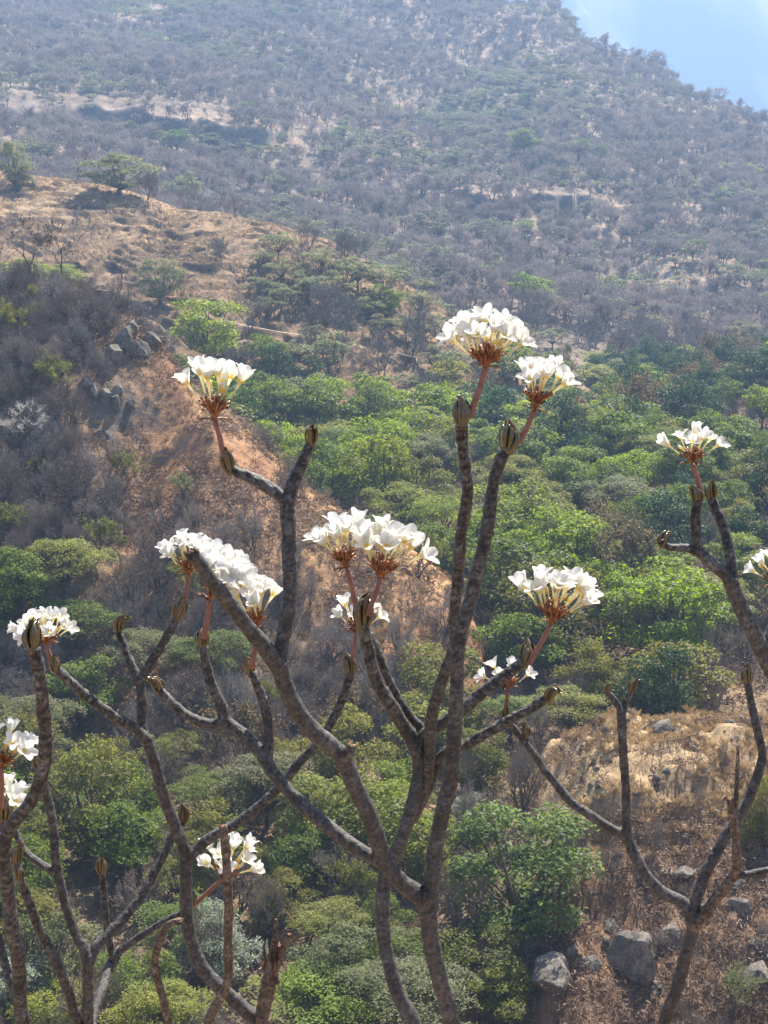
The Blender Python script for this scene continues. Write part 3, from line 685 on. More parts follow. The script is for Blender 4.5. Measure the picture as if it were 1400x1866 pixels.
# the rest of the green wood on the valley floor
def free(x, y, r, k=.75):
    return all((x-a)**2+(y-b)**2 > (k*(r+c))**2 for a, b, c in occupied)
R2 = random.Random(11)
def candidates(n, y0, y1, t0, t1, seed, pw=1.0):
    rng = np.random.default_rng(seed); y = y0+(y1-y0)*rng.random(n)**pw; x = rng.uniform(t0, t1, n)*y
    return zip(x.tolist(), y.tolist(), np.stack(comps(x, y), 1).tolist())
VK = [('round', BRIGHT, 'leafy_tree', 'bright green rounded tree in the valley wood', 'bright green trees filling the valley wood'),
      ('round', MID, 'leafy_tree', 'mid green rounded tree in the valley wood', 'mid green trees filling the valley wood'),
      ('bushy', OLIVE, 'leafy_tree', 'olive bushy tree in the valley wood', 'olive trees filling the valley wood'),
      ('acacia', MID, 'acacia_tree', 'flat layered green acacia in the valley wood', 'acacias filling the valley wood'),
      ('acacia', GREY, 'acacia_tree', 'pale grey green acacia in the valley wood', 'pale acacias filling the valley wood'),
      ('tall', DARK, 'leafy_tree', 'dark green dense tree in the valley wood', 'dark trees filling the valley wood'),
      ('semi', BROWN, 'half_bare_tree', 'brown half bare tree in the valley wood', 'half bare trees in the valley wood'),
      ('acacia', YEL, 'acacia_tree', 'feathery yellow green acacia in the valley wood', 'yellow green acacias in the valley wood')]
cnt = 0
for x, y, (near, v, a, b, m, r) in candidates(14000, 44, 222, -.31, .31, 21, .75):
    if cnt >= 300: break
    if v < max(a, b, r)-.3 and not (max(a, b) > r and v > max(a, b)-5.0 and R2.random() < .6): continue
    if a > v+.1 and y < 120 and x > -19 and (np.interp(x, A_[0], A_[1])-y < 21 or R2.random() < .35): continue
    if y < 55 and x > 3.5: continue
    if r > v-2.5 and y < 66 and x > 5: continue
    if y < 76 and x > 8 and R2.random() < .6: continue
    W = R2.uniform(4.2, 7.5)*(1.0 if y > 75 else .72); 
    if not free(x, y, W/2, .52): continue
    if y > 150: k = R2.choices(range(8), [2, 2, 1, 1, 3, 6 if x > 14 else 2, 2, 1])[0]
    elif y > 85: k = R2.choices(range(8), [4, 3, 2, 2, 1.5, 4 if x > 10 else .3, 1, 2.5])[0]
    else: k = R2.choices(range(8), [2, 2, 4, 1.5, 1.5, .3, 1, 2])[0]
    kind, colr, nm, lab, grp = VK[k]
    asp = {'acacia': .62, 'tall': 1.3}.get(kind, .85)*R2.uniform(.85, 1.15)
    if kind == 'tall': W *= .75
    if y > 130: kind = {'round': 'roundfar', 'acacia': 'acaciafar', 'bushy': 'roundfar'}.get(kind, kind)
    sz = 'small' if W < 4.6 else 'large' if W > 6.2 else 'middling'
    wh = near_what(x, y, ANCH); tree(nm, kind, x, y, W*asp, W, colr, sz+' '+lab.split(' in the')[0]+' near the '+wh, 'tree', grp+' near the '+wh, part='twigs' if kind == 'semi' else 'crown')
    occupied.append((x, y, W/2)); cnt += 1
print('valley trees', cnt)

ROCKA = [(225, 615, 34, 50), (248, 640, 42, 40), (272, 618, 36, 42), (292, 612, 30, 36), (210, 650, 32, 46), (262, 595, 26, 24), (305, 640, 30, 30), (240, 598, 30, 30), (185, 545, 50, 40), (240, 560, 50, 40)]
ROCKB = [(155, 700, 26, 34), (172, 715, 20, 28), (192, 725, 24, 36), (208, 733, 22, 34), (238, 735, 18, 24), (215, 710, 22, 22)]
CLEAR = []
for (px, py, w, h) in ROCKA+ROCKB+[(185, 795, 40, 24)]:
    q = pix(px, py, hit(px, py+h*.35, 60)); CLEAR.append((q.x, q.y)); occupied.append((q.x, q.y, 1.6)); occupied.append((q.x*.975, q.y-2.4, 1.2))
CLEAR = np.array(CLEAR)
def not_by_rock(x, y): return np.min(np.abs(x[:, None]-CLEAR[None, :, 0])*1.0+np.maximum(CLEAR[None, :, 1]-y[:, None], -(CLEAR[None, :, 1]-y[:, None])*2.5)*.45, axis=1) > 1.5
# dry grey shrubs of the near spur, bare trees of the grassy spur
cnt = 0; nflank = 0
for x, y, (near, v, a, b, m, r) in candidates(9000, 58, 113, -.30, .06, 22):
    if cnt >= 185: break
    if a < max(v, b, r)+.4: continue
    W = R2.uniform(2.0, 4.4)
    if x > -16.5:
        if nflank >= 60 or (np.interp(x, A_[0], A_[1])-y < 12 and R2.random() < .98): continue
        nflank += 1
    if not free(x, y, W/2, .5): continue
    if R2.random() < .1:
        tree('leafy_shrub', 'semi', x, y, W*.8, W, OLIVE, 'olive half leafed shrub near the '+near_what(x, y, ANCH), 'shrub', 'half leafed shrubs on the near spur', part='twigs')
    else:
        ci = R2.randrange(3); lab = ('low ' if W < 2.8 else 'wide ' if W > 3.7 else '')+['grey', 'pale grey', 'brown'][ci]+' leafless shrub near the '+near_what(x, y, ANCH)
        tree('dry_shrub', 'shrub', x, y, W*R2.uniform(.6, .95), W, [DRY, DRYW, (.19, .15, .12)][ci], lab, 'shrub', 'leafless shrubs on the near spur', part='twigs')
    occupied.append((x, y, W/2)); cnt += 1
print('spur shrubs', cnt)
cnt = 0
for x, y, (near, v, a, b, m, r) in candidates(6000, 128, 226, -.30, .14, 23):
    if cnt >= 70: break
    if b < max(v, a, r, m)+.2: continue
    p = min(1, max(.02, (x/y+.12)/.12)) if np.interp(x, B_[0], B_[1])-y > 13 else .05
    if R2.random() > p: continue
    W = R2.uniform(3.5, 6.5)
    if not free(x, y, W/2, .6): continue
    if R2.random() < .35:
        tree('acacia_tree', 'acaciafar', x, y, W*.75, W, GREY, ('small ' if W < 4.8 else 'wide ')+'pale thin acacia near the '+near_what(x, y, ANCH), 'tree', 'thin acacias on the grassy spur')
    else:
        tree('bare_tree', 'barefar', x, y, W*.9, W, DRY, ('small ' if W < 4.8 else 'wide ')+'grey bare tree near the '+near_what(x, y, ANCH), 'tree', 'bare trees on the grassy spur', part='twigs')
    occupied.append((x, y, W/2)); cnt += 1
print('grassy spur trees', cnt)

# ------------------------------------------------------------------ stuff scattered with geometry nodes
def rock_mesh(seed, sub=4):
    rng = np.random.default_rng(seed); bm = bmesh.new(); bmesh.ops.create_icosphere(bm, subdivisions=sub, radius=1)
    pl = [(unit(rng.normal(size=3)), rng.uniform(.42, .8)) for _ in range(14)]
    co = np.array([v.co for v in bm.verts])
    for nrm, d in pl:
        s = co@nrm; co = co-np.maximum(s-d, 0)[:, None]*nrm*.92
    co = co*(1+.06*fbm(co[:, 0]*2.5+seed, co[:, 1]*2.5+co[:, 2]*1.7, 3, seed))[:, None]
    for v, c in zip(bm.verts, co): v.co = c
    me = bpy.data.meshes.new('boulder'); bm.to_mesh(me); bm.free(); me.materials.append(M_ROCK)
    return me
def scatter(name, protos, P, rotz, scale, label, cat):
    col = bpy.data.collections.new(name+'_kinds')
    for i, me in enumerate(protos):
        o = bpy.data.objects.new('%s_kind_%d' % (name, i), me); col.objects.link(o)
    n = len(P); me = bpy.data.meshes.new(name); me.vertices.add(n); me.vertices.foreach_set('co', np.asarray(P, np.float32).ravel())
    rng = np.random.default_rng(n)
    a = me.attributes.new('rot', 'FLOAT_VECTOR', 'POINT'); rv = np.zeros((n, 3), np.float32); rv[:, 2] = rotz; a.data.foreach_set('vector', rv.ravel())
    a = me.attributes.new('scl', 'FLOAT_VECTOR', 'POINT'); a.data.foreach_set('vector', np.asarray(scale, np.float32).ravel())
    a = me.attributes.new('kin', 'INT', 'POINT'); a.data.foreach_set('value', rng.integers(0, len(protos), n).astype(np.int32))
    o = obj(name, me); g = bpy.data.node_groups.new(name+'_nodes', 'GeometryNodeTree')
    g.interface.new_socket('Geometry', in_out='INPUT', socket_type='NodeSocketGeometry'); g.interface.new_socket('Geometry', in_out='OUTPUT', socket_type='NodeSocketGeometry')
    gi = g.nodes.new('NodeGroupInput'); go = g.nodes.new('NodeGroupOutput'); ip = g.nodes.new('GeometryNodeInstanceOnPoints'); ci = g.nodes.new('GeometryNodeCollectionInfo')
    ci.inputs['Collection'].default_value = col; ci.inputs['Separate Children'].default_value = True; ci.inputs['Reset Children'].default_value = True
    ip.inputs['Pick Instance'].default_value = True
    def attr(nm, ty):
        q = g.nodes.new('GeometryNodeInputNamedAttribute'); q.data_type = ty; q.inputs['Name'].default_value = nm; return q.outputs['Attribute']
    mp = g.nodes.new('GeometryNodeMeshToPoints')
    g.links.new(gi.outputs[0], mp.inputs[0]); g.links.new(mp.outputs[0], ip.inputs['Points']); g.links.new(ci.outputs[0], ip.inputs['Instance'])
    g.links.new(attr('rot', 'FLOAT_VECTOR'), ip.inputs['Rotation']); g.links.new(attr('scl', 'FLOAT_VECTOR'), ip.inputs['Scale']); g.links.new(attr('kin', 'INT'), ip.inputs['Instance Index'])
    g.links.new(ip.outputs[0], go.inputs[0])
    md = o.modifiers.new('scatter', 'NODES'); md.node_group = g
    tag(o, label, cat, kind='stuff'); return o
def joined(pair, m0, m1):       # limbs and crown in one mesh for scattered stuff
    bm = bmesh.new(); out = bpy.data.meshes.new('scattered')
    bm.from_mesh(pair[0]); n0 = len(bm.faces); bm.from_mesh(pair[1]); bm.faces.ensure_lookup_table()
    for i, f in enumerate(bm.faces): f.material_index = 0 if i < n0 else 1
    bm.to_mesh(out); bm.free(); out.materials.append(m0); out.materials.append(m1); return out
def grid_pts(cell, y0, y1, tmax, seed, jit=.9):
    rng = np.random.default_rng(seed); xm = y1*tmax
    gx, gy = np.meshgrid(np.arange(-xm, xm, cell), np.arange(y0, y1, cell)); gx = gx.ravel(); gy = gy.ravel()
    x = gx+rng.uniform(-.5, .5, len(gx))*cell*jit; y = gy+rng.uniform(-.5, .5, len(gx))*cell*jit
    k = np.abs(x/y) < tmax
    return x[k], y[k], rng
SM_DRY = stuff_leaf_mat('dry_wood', [(0, (.18, .145, .128)), (.4, (.26, .215, .195)), (.75, (.32, .275, .25)), (1, (.37, .30, .255))], .22)
SM_GRN = stuff_leaf_mat('dry_wood_green', [(0, (.19, .19, .12)), (.5, (.23, .235, .13)), (.85, (.25, .26, .11)), (1, (.18, .27, .06))], .35)
far_bare = [proto_bare(300+i, 4, .7, .011, 2+(i % 2)*2, 6, True, 0, 1.2) for i in range(5)]
far_aca = [proto_acacia(320+i, 420, .085, 10) for i in range(3)]
far_rnd = [proto_round(330+i, 420, .10, lobes=8) for i in range(2)]
x, y, rng = grid_pts(3.25, 226, 760, .36, 77)
cs = np.stack(comps(x, y)); am = np.argmax(cs, 0); z = ground(x, y)
clear = fbm(x/34, y/40, 3, 131)+.5*fbm(x/9, y/9, 2, 141)
shoulder = (x/y < th(430)) & (y > 404) & (y < 432)
bench = (x/y > th(840)) & (x/y < th(1130)) & (y > 371) & (y < 384)
gr = (y > 412) & (y < 450)
pk = np.where(shoulder | bench, .18, np.clip(1-.6*ss(.2, 1., clear), .4, 1))
dpx = x/y*F+700
yc = np.array([np.interp(t, MTH, [q[-1] for q in MY]) for t in np.clip(x/y, MTH[0], MTH[-1])])
ok = (am == 4) & (rng.random(len(x)) < pk) & (y < yc+15) & np.array([free(a, b, 1.5, .5) if b < 300 else True for a, b in zip(x, y)])
x, y, z = x[ok], y[ok], z[ok]; n = len(x)
gn = fbm(x/50+5, y/26, 3, 151)+.35*rng.normal(size=n)
isg = gn > .44
W = (2.4+4.3*rng.random(n)**1.5)*np.where(isg, .95, 1.1); H = W*np.where(isg, rng.uniform(.6, .85, n), rng.uniform(.65, .95, n))
S = np.stack([W, W, H], 1); P = np.stack([x, y, z-.1], 1); rz = rng.uniform(0, 6.28, n)
order = np.argsort(y); big = np.zeros(n, bool)
bd = order[~isg[order]][:110]; bgx = order[isg[order]][:45]; big[bd] = True; big[bgx] = True
FOOT = [(a, b, c) for (a, b, c) in ANCH if b > 150]
for t_ in (14, 18, 19): FOOT.append((TPOS[t_][0], TPOS[t_][1], {14: 'lone bright green tree', 18: 'small green roadside tree', 19: 'grey green roadside tree'}[t_]))
for i in bd: tree('bare_tree', 'barefar', float(x[i]), float(y[i]), float(H[i]), float(W[i]), DRY, ('small' if W[i] < 3.6 else 'large' if W[i] > 5 else 'middling')+' grey bare mountain foot tree near the '+near_what(x[i], y[i], FOOT), 'tree', 'bare trees along the mountain foot', part='twigs')
for i in bgx: tree('acacia_tree', 'acaciafar', float(x[i]), float(y[i]), float(H[i]), float(W[i]), GREY, ('small' if W[i] < 3.6 else 'large' if W[i] > 5 else 'middling')+' pale mountain foot acacia near the '+near_what(x[i], y[i], FOOT), 'tree', 'acacias along the mountain foot')
q = ~isg & ~big; scatter('dry_forest', [joined(p, M_WOOD, SM_DRY) for p in far_bare], P[q], rz[q], S[q], 'grey leafless dry forest covering the mountain slope', 'forest')
q = isg & ~big; scatter('acacia_forest', [joined(p, M_WOOD, SM_GRN) for p in far_aca+far_rnd], P[q], rz[q], S[q], 'pale green acacias scattered through the grey mountain forest', 'forest')
print('mountain trees', n)

def tuft(seed, n=46, blade=.012, spread=.45, h=1.0):
    rng = np.random.default_rng(seed); mb = MB()
    a = rng.uniform(0, 6.28, n); b = np.stack([np.cos(a), np.sin(a), 0*a], 1)*rng.uniform(0, .25, n)[:, None]
    d = unit(np.stack([np.cos(a)*spread, np.sin(a)*spread, np.ones(n)], 1)+rng.normal(0, .25, (n, 3))); L = rng.uniform(.5, 1, n)[:, None]*h
    s = unit(np.cross(d, rng.normal(size=d.shape)))*blade
    V = np.stack([b-s, b+s, b+d*L*.6+s*.7, b+d*L+d*[[.3, .3, -.4]]*L*.4], 1).reshape(-1, 3)
    mb.add(V, np.arange(n)[:, None]*4+np.array([[0, 1, 2, 3]]), 0, np.repeat(rng.uniform(0, 1, n), 4))
    return mb.mesh('tuft', [SM_STRAW], False)
def litter(seed, n=70):         # a low tangle of dead stems and leaves
    rng = np.random.default_rng(seed); mb = MB()
    c = np.stack([rng.normal(0, .4, n), rng.normal(0, .4, n), np.abs(rng.normal(0, .22, n))], 1); d = unit(rng.normal(size=(n, 3))*[1, 1, .7]); L = rng.uniform(.1, .4, n)[:, None]
    s = unit(np.cross(d, rng.normal(size=d.shape)))*.016*rng.uniform(.5, 2.2, n)[:, None]
    V = np.stack([c-s, c+s, c+d*L+s, c+d*L-s], 1).reshape(-1, 3)
    mb.add(V, np.arange(n)[:, None]*4+np.array([[0, 1, 2, 3]]), 0, np.repeat(rng.uniform(0, 1, n), 4))
    return mb.mesh('litter', [SM_BRUSH], False)
SM_STRAW = stuff_leaf_mat('straw', [(0, (.30, .20, .10)), (.5, (.42, .30, .16)), (1, (.52, .40, .24))], .3)
SM_BRUSH = stuff_leaf_mat('brush', [(0, (.09, .06, .042)), (.4, (.17, .11, .075)), (.75, (.25, .165, .115)), (1, (.33, .26, .18))], .2)
tufts = [tuft(400+i) for i in range(3)]; brush = [litter(410+i) for i in range(4)]
def lay(name, protos, cell, y0, y1, tmax, comp, seed, s0, s1, label, cat, cond=None):
    x, y, rng = grid_pts(cell, y0, y1, tmax, seed)
    am = np.argmax(np.stack(comps(x, y)), 0); k = (am == comp)
    if cond is not None: k &= cond(x, y, rng)
    x, y = x[k], y[k]; s = rng.uniform(s0, s1, len(x)); S = np.stack([s, s, s*rng.uniform(.7, 1.3, len(x))], 1)
    scatter(name, protos, np.stack([x, y, ground(x, y)-.02], 1), rng.uniform(0, 6.28, len(x)), S, label, cat)
lay('dry_grass', tufts, .75, 150, 236, .33, 3, 501, .2, .45, 'short straw coloured grass on the terraced spur', 'grass', lambda x, y, r: fbm(x/6, y/6, 2, 511)+.4*r.normal(size=len(x)) > -.1)
lay('red_spur_grass', tufts, .6, 60, 113, .33, 2, 502, .25, .6, 'dry orange grass on the red flank of the near spur', 'grass', lambda x, y, r: (fbm(x/4, y/4, 2, 512) > -.1) & (r.random(len(x)) < (.25+.7*ss(-20, -13, x))))
lay('spur_brush', brush, .62, 58, 113, .33, 2, 503, .5, 1.2, 'tangled dead brush on the near spur', 'brush', lambda x, y, r: (fbm(x/5, y/5, 2, 513)+.3*r.normal(size=len(x)) > -.1-.5*(1-ss(-20, -12, x))))
lay('bank_brush', brush, .36, 38, 64, .33, 5, 504, .35, .85, 'brown leaf litter and dead stems on the rocky bank', 'brush', lambda x, y, r: (fbm(x/3, y/3, 2, 514)+.4*r.normal(size=len(x)) > -.6) & ((y < 55) | (r.random(len(x)) < .2)))
lay('bank_grass', tufts, .3, 53, 66, .33, 5, 505, .22, .5, 'golden dry grass on top of the rocky bank', 'grass', lambda x, y, r: fbm(x/3, y/3, 2, 515) > -.3)
SM_THK = stuff_leaf_mat('thicket', [(0, (.14, .11, .09)), (.4, (.20, .165, .14)), (.75, (.25, .22, .19)), (1, (.32, .26, .21))], .1)
thick = [joined(proto_bare(340+i, 4, .6, .008, 8, 4, True), M_WOOD, SM_THK) for i in range(4)]
lay('dry_thicket', thick, 1.9, 56, 116, .33, 2, 507, 1.2, 2.6, 'tangled grey twig thicket between the shrubs of the near spur', 'thicket', lambda x, y, r: (r.random(len(x)) < .10+.5*np.maximum(ss(-1.2, 1.2, -16.5-x+3.5*fbm(x/6, y/6, 2, 517)), ss(11, 15, np.interp(x, A_[0], A_[1])-y)*ss(-12, -9, x))) & not_by_rock(x, y))
lay('bank_thicket', thick, 2.2, 40, 66, .33, 5, 508, .5, 1.3, 'low leafless twigs between the stones of the rocky bank', 'thicket', lambda x, y, r: r.random(len(x)) < np.where(y > 55, .15, .75))
lay('valley_thicket', thick, 3.2, 42, 215, .33, 1, 509, 1.5, 3.2, 'grey leafless undergrowth between the valley trees', 'thicket', lambda x, y, r: r.random(len(x)) < .7)
lay('bank_stones', [rock_mesh(650+i, 3) for i in range(4)], .75, 38, 64, .33, 5, 510, .06, .32, 'small loose stones strewn over the rocky bank', 'stones', lambda x, y, r: r.random(len(x)) < .5)
lay('valley_brush', brush, 1.3, 42, 190, .33, 1, 506, .6, 1.5, 'dry undergrowth beneath the valley trees', 'brush')

# ------------------------------------------------------------------ boulders
ROCKS = [rock_mesh(600+i) for i in range(7)]
def boulder(px, py, w, h, i, label, group=None, d0=42, name='boulder', D=None):
    D = D or hit(px, py+h*.35, d0); p = pix(px, py, D)
    o = obj(name, ROCKS[i % len(ROCKS)]); W = w*D/F/2/.8; Hh = h*D/F/2/.74
    o.location = (p.x, p.y+W*.15, p.z-Hh*.12); o.scale = (W, W*1.1, Hh); o.rotation_euler = (RND.uniform(-.2, .2), RND.uniform(-.2, .2), RND.uniform(0, .6))
    tag(o, label, 'boulder' if name == 'boulder' else 'rock', group)
for i, b in enumerate([(1155, 1738, 78, 112, 'tall pale grey boulder standing on the rocky bank'), (1078, 1757, 44, 40, 'small pale boulder beside the tall grey boulder'),
    (1225, 1706, 46, 46, 'rounded grey boulder uphill of the tall boulder'), (885, 1757, 72, 62, 'angular brown grey boulder under the large bank tree'),
    (853, 1805, 56, 62, 'blue grey boulder leaning below the angular boulder'), (1010, 1775, 90, 60, 'dark low boulder in the shade of the bank tree'),
    (1245, 1590, 46, 24, 'flat pale slab high on the rocky bank'), (1350, 1652, 40, 42, 'rounded boulder beside the dead forked branch'),
    (1392, 1722, 44, 52, 'grey boulder beside the sparse bank bush'), (1385, 1778, 56, 42, 'brown boulder above the sparse bank bush'),
    (790, 1850, 56, 46, 'rounded boulder at the foot of the thick trunk'), (1192, 1797, 34, 26, 'small stone below the tall grey boulder'),
    (1146, 1862, 36, 26, 'pale stone at the lower edge of the bank'), (962, 1725, 46, 48, 'dark boulder against the bank tree trunk'),
    (1265, 1650, 40, 36, 'stone behind the plumeria fork on the bank'), (1340, 1610, 36, 40, 'upright stone behind the dead forked branch'),
    (1215, 1325, 40, 22, 'dark flat rock on the golden bank top'), (470, 1752, 30, 30, 'grey stream boulder beside the splintered stump'),
    (1345, 1480, 30, 50, 'grey rock under the olive leafy bank bush'), (1115, 1690, 34, 26, 'small stone uphill of the small pale boulder')]):
    boulder(*b[:4], i, b[4])
GA = 'angular outcrop rocks on the near spur'
for i, (px, py, w, h) in enumerate(ROCKA):
    boulder(px, py, w, h, i+2, 'angular dark rock in the upper outcrop of the near spur', GA+' crest', 60, 'outcrop_rock')
for i, (px, py, w, h) in enumerate(ROCKB):
    boulder(px, py, w, h, i+4, 'block in the low row of squared rocks on the near spur', 'row of squared rocks on the near spur', 60, 'outcrop_rock')
boulder(185, 795, 40, 24, 3, 'pale pointed rock in the shrubs of the near spur', None, 60, 'outcrop_rock')

def cactus(px, pytop, wpx, hpx):
    D = hit(px, pytop+hpx, 100); b = pix(px, pytop+hpx, D); w = wpx*D/F; h = hpx*D/F
    e = bpy.data.objects.new('columnar_cactus', None); C.objects.link(e); e.location = (b.x, b.y, gz(b.x, b.y))
    rng = np.random.default_rng(9); m = simple_mat('cactus_skin', [(.3, (.03, .05, .03)), (.7, (.06, .085, .045))], 3, .6, .3)
    mb = MB(); mb.add(*tube(np.array([[0, 0, -.2], [0, 0, h*.35]]), [w*.11, w*.09], 9), 0); obj('trunk', mb.mesh('trunk', [m]), e)
    for k in range(14):
        a = k*2.4; q = math.sqrt((k+.5)/14)*w*.42
        P, _ = catmull(np.array([[0, 0, h*.22], [q*.75*math.cos(a), q*.75*math.sin(a), h*.34], [q*math.cos(a), q*math.sin(a), h*.55], [q*1.05*math.cos(a), q*1.05*math.sin(a), h*rng.uniform(.9, 1.02)]]), .25)
        r = np.full(len(P), w*.05); r[-1] *= .4; mb = MB(); mb.add(*tube(P, r, 9), 0); obj('arm', mb.mesh('arm', [m]), e)
    tag(e, 'dark columnar cactus standing like a barrel among grey trees', 'cactus')
cactus(1127, 702, 34, 42)

# ------------------------------------------------------------------ the plumerias in front
def bark_tube(P3, r0, r1, seed, rough0, rough1, dead=False, cut=False, k=20):
    Q, u = catmull(np.array(P3), .0042); n = len(Q); s = np.concatenate([[0], np.cumsum(np.linalg.norm(np.diff(Q, axis=0), axis=1))]); L = s[-1]
    rng = np.random.default_rng(seed); f = s/L; rough0 = .3+.7*rough0; rough1 = .3+.7*rough1; r0 = r0*.93; r1 = r1*.93
    Q = Q + np.stack([vn(s*9+seed, s*0+i*7.7, seed) for i in range(3)], 1)*.004*np.sin(np.pi*f)[:, None]
    R = (r0+(r1-r0)*f)*(1+.22*np.exp(-s/(1.6*r0)))*.97
    R = R*(1+.05*vn(s*22, s*0+seed, seed+1)+.035*vn(s*70, s*0+.5*seed, seed+2))
    T, Nn, B = frames(Q); a = np.linspace(0, 2*np.pi, k, endpoint=False); rough = rough0+(rough1-rough0)*f
    sa = s[:, None]+.006*np.sin(a)[None]*vn(s*30, s*0, seed+4)[:, None]
    ring = np.abs(vn(sa*95+seed, np.cos(a)[None]*1.2+0*sa, seed+5))          # old leaf scars and wrinkles round the stem
    lump = vn(sa*60, 2.2*np.cos(a)[None]+0*sa, seed+6)+.8*vn(sa*130+5, 3.5*np.sin(a)[None]+0*sa, seed+7)
    lump = lump+.7*vn(sa*260+9, 5*np.cos(a+1)[None]+0*sa, seed+9)
    dr = rough[:, None]*(.085*lump-.09*(ring < .16))+.025*lump
    fine = vn(sa*240+3, 4*np.cos(a)[None]+0*sa, seed+11); ring2 = np.abs(vn(sa*170+2*seed, .8*np.sin(a)[None]+0*sa, seed+12))
    scar = np.clip(.54+.14*lump+.26*fine-.42*(ring < .16)-.3*(ring2 < .12)+.12*rng.normal(size=lump.shape), 0, 1)
    if dead: dr = dr+.09*vn(sa*18, 3*np.cos(a)[None]+0*sa, seed+8)
    RR = R[:, None]*(1+dr)
    if cut: RR[-3:] *= np.array([1.0, .97, .85])[:, None]*(1+.12*rng.normal(size=(3, k)))
    V = Q[:, None]+RR[..., None]*(np.cos(a)[None, :, None]*Nn[:, None]+np.sin(a)[None, :, None]*B[:, None])
    if cut: V[-2:] += T[-1]*(rng.normal(size=(2, k))*r1*.35)[..., None]
    V = V.reshape(-1, 3); i = np.arange(n-1)[:, None]*k; j = np.arange(k)[None]; j2 = (j+1) % k
    Fq = np.stack([i+j, i+j2, i+k+j2, i+k+j], -1).reshape(-1, 4); Ft = np.concatenate([Fq[:, [0, 1, 2]], Fq[:, [0, 2, 3]]])
    mi = np.zeros(len(Ft), int); tone = np.repeat(np.clip(rough, 0, 1), k)
    jj = np.arange(k); j3 = (jj+1) % k
    inn = Q[-1]-T[-1]*r1*(.5 if cut else 0)+(0 if cut else T[-1]*r1*.5)
    V = np.concatenate([V, Q[:1], [inn]]); tone = np.concatenate([tone, [0, 0]]); scar = np.concatenate([scar.ravel(), [.3, .3]])
    Ft = np.concatenate([Ft, np.stack([jj*0+n*k, j3, jj], -1), np.stack([jj*0+n*k+1, (n-1)*k+jj, (n-1)*k+j3], -1)])
    mi = np.concatenate([mi, np.zeros(k, int), np.full(k, 1 if cut else 0)])
    return mesh_np('branch', V, Ft, smooth=True, mats=[M_DEAD if dead else M_BARK, M_CUT], mat_idx=mi, attrs={'tone': ('FLOAT', tone.astype(np.float32)), 'scar': ('FLOAT', scar.astype(np.float32))})

def bud_mesh(seed, n, curl, openness):      # a claw of folded young leaves, unit length along +Z
    rng = np.random.default_rng(seed); mb = MB()
    mb.add(*tube(np.array([[0, 0, -.08], [0, 0, .06], [0, 0, .25]]), [.15, .17, .05], 10), 0)
    for i in range(n):
        a = i*2.399+rng.normal(0, .15); inner = i/n; t = np.linspace(0, 1, 12)
        R = (.115+.185*np.sin(np.pi*np.clip(t*1.02, 0, 1))**.75)*(1-.6*inner); hgt = rng.uniform(.82, 1.05)*(.9+.1*inner)
        hk = np.clip((t-.68)/.32, 0, 1)**1.5; hook = rng.uniform(.5, 1.2)*curl
        rad = R*(1-.55*ss(.6, 1, t)*(1-openness))+hk*.12*openness
        da = rng.normal(0, .25)*t
        lean = ss(.35, 1, t)*.16*curl; P = np.stack([rad*np.cos(a+da)+lean+hk*hook*.26, rad*np.sin(a+da)+hk*hook*.06*math.sin(a*3), t*hgt-hk*hook*.22*hgt], 1)
        w = .085*np.sin(np.pi*np.clip(t*.86+.12, 0, 1))**.7+.006
        Tt, Nn, B = frames(P); rd = np.stack([np.cos(a+da), np.sin(a+da), 0*t], 1); rd = unit(rd-Tt*np.sum(rd*Tt, 1, keepdims=True)); sd_ = np.cross(Tt, rd)
        V = []
        for (cu, cv) in ((-1.15, -.35), (-.6, .18), (0, .42), (.6, .18), (1.15, -.35), (.5, -.18), (0, -.02), (-.5, -.18)):
            V.append(P+sd_*(w*cu)[:, None]+rd*(w*cv)[:, None])
        V = np.stack(V, 1).reshape(-1, 3); k = 8; q = np.arange(11)[:, None]*k; j = np.arange(k)[None]; j2 = (j+1) % k
        mb.add(V, np.stack([q+j, q+j2, q+k+j2, q+k+j], -1).reshape(-1, 4), 0)
    return mb.mesh('leaf_bud', [M_BUD])
BUDS = [bud_mesh(700, 10, .6, .0), bud_mesh(701, 9, .9, .15), bud_mesh(702, 7, 1.3, .7), bud_mesh(703, 9, .6, .1), bud_mesh(704, 8, 1.4, .2)]

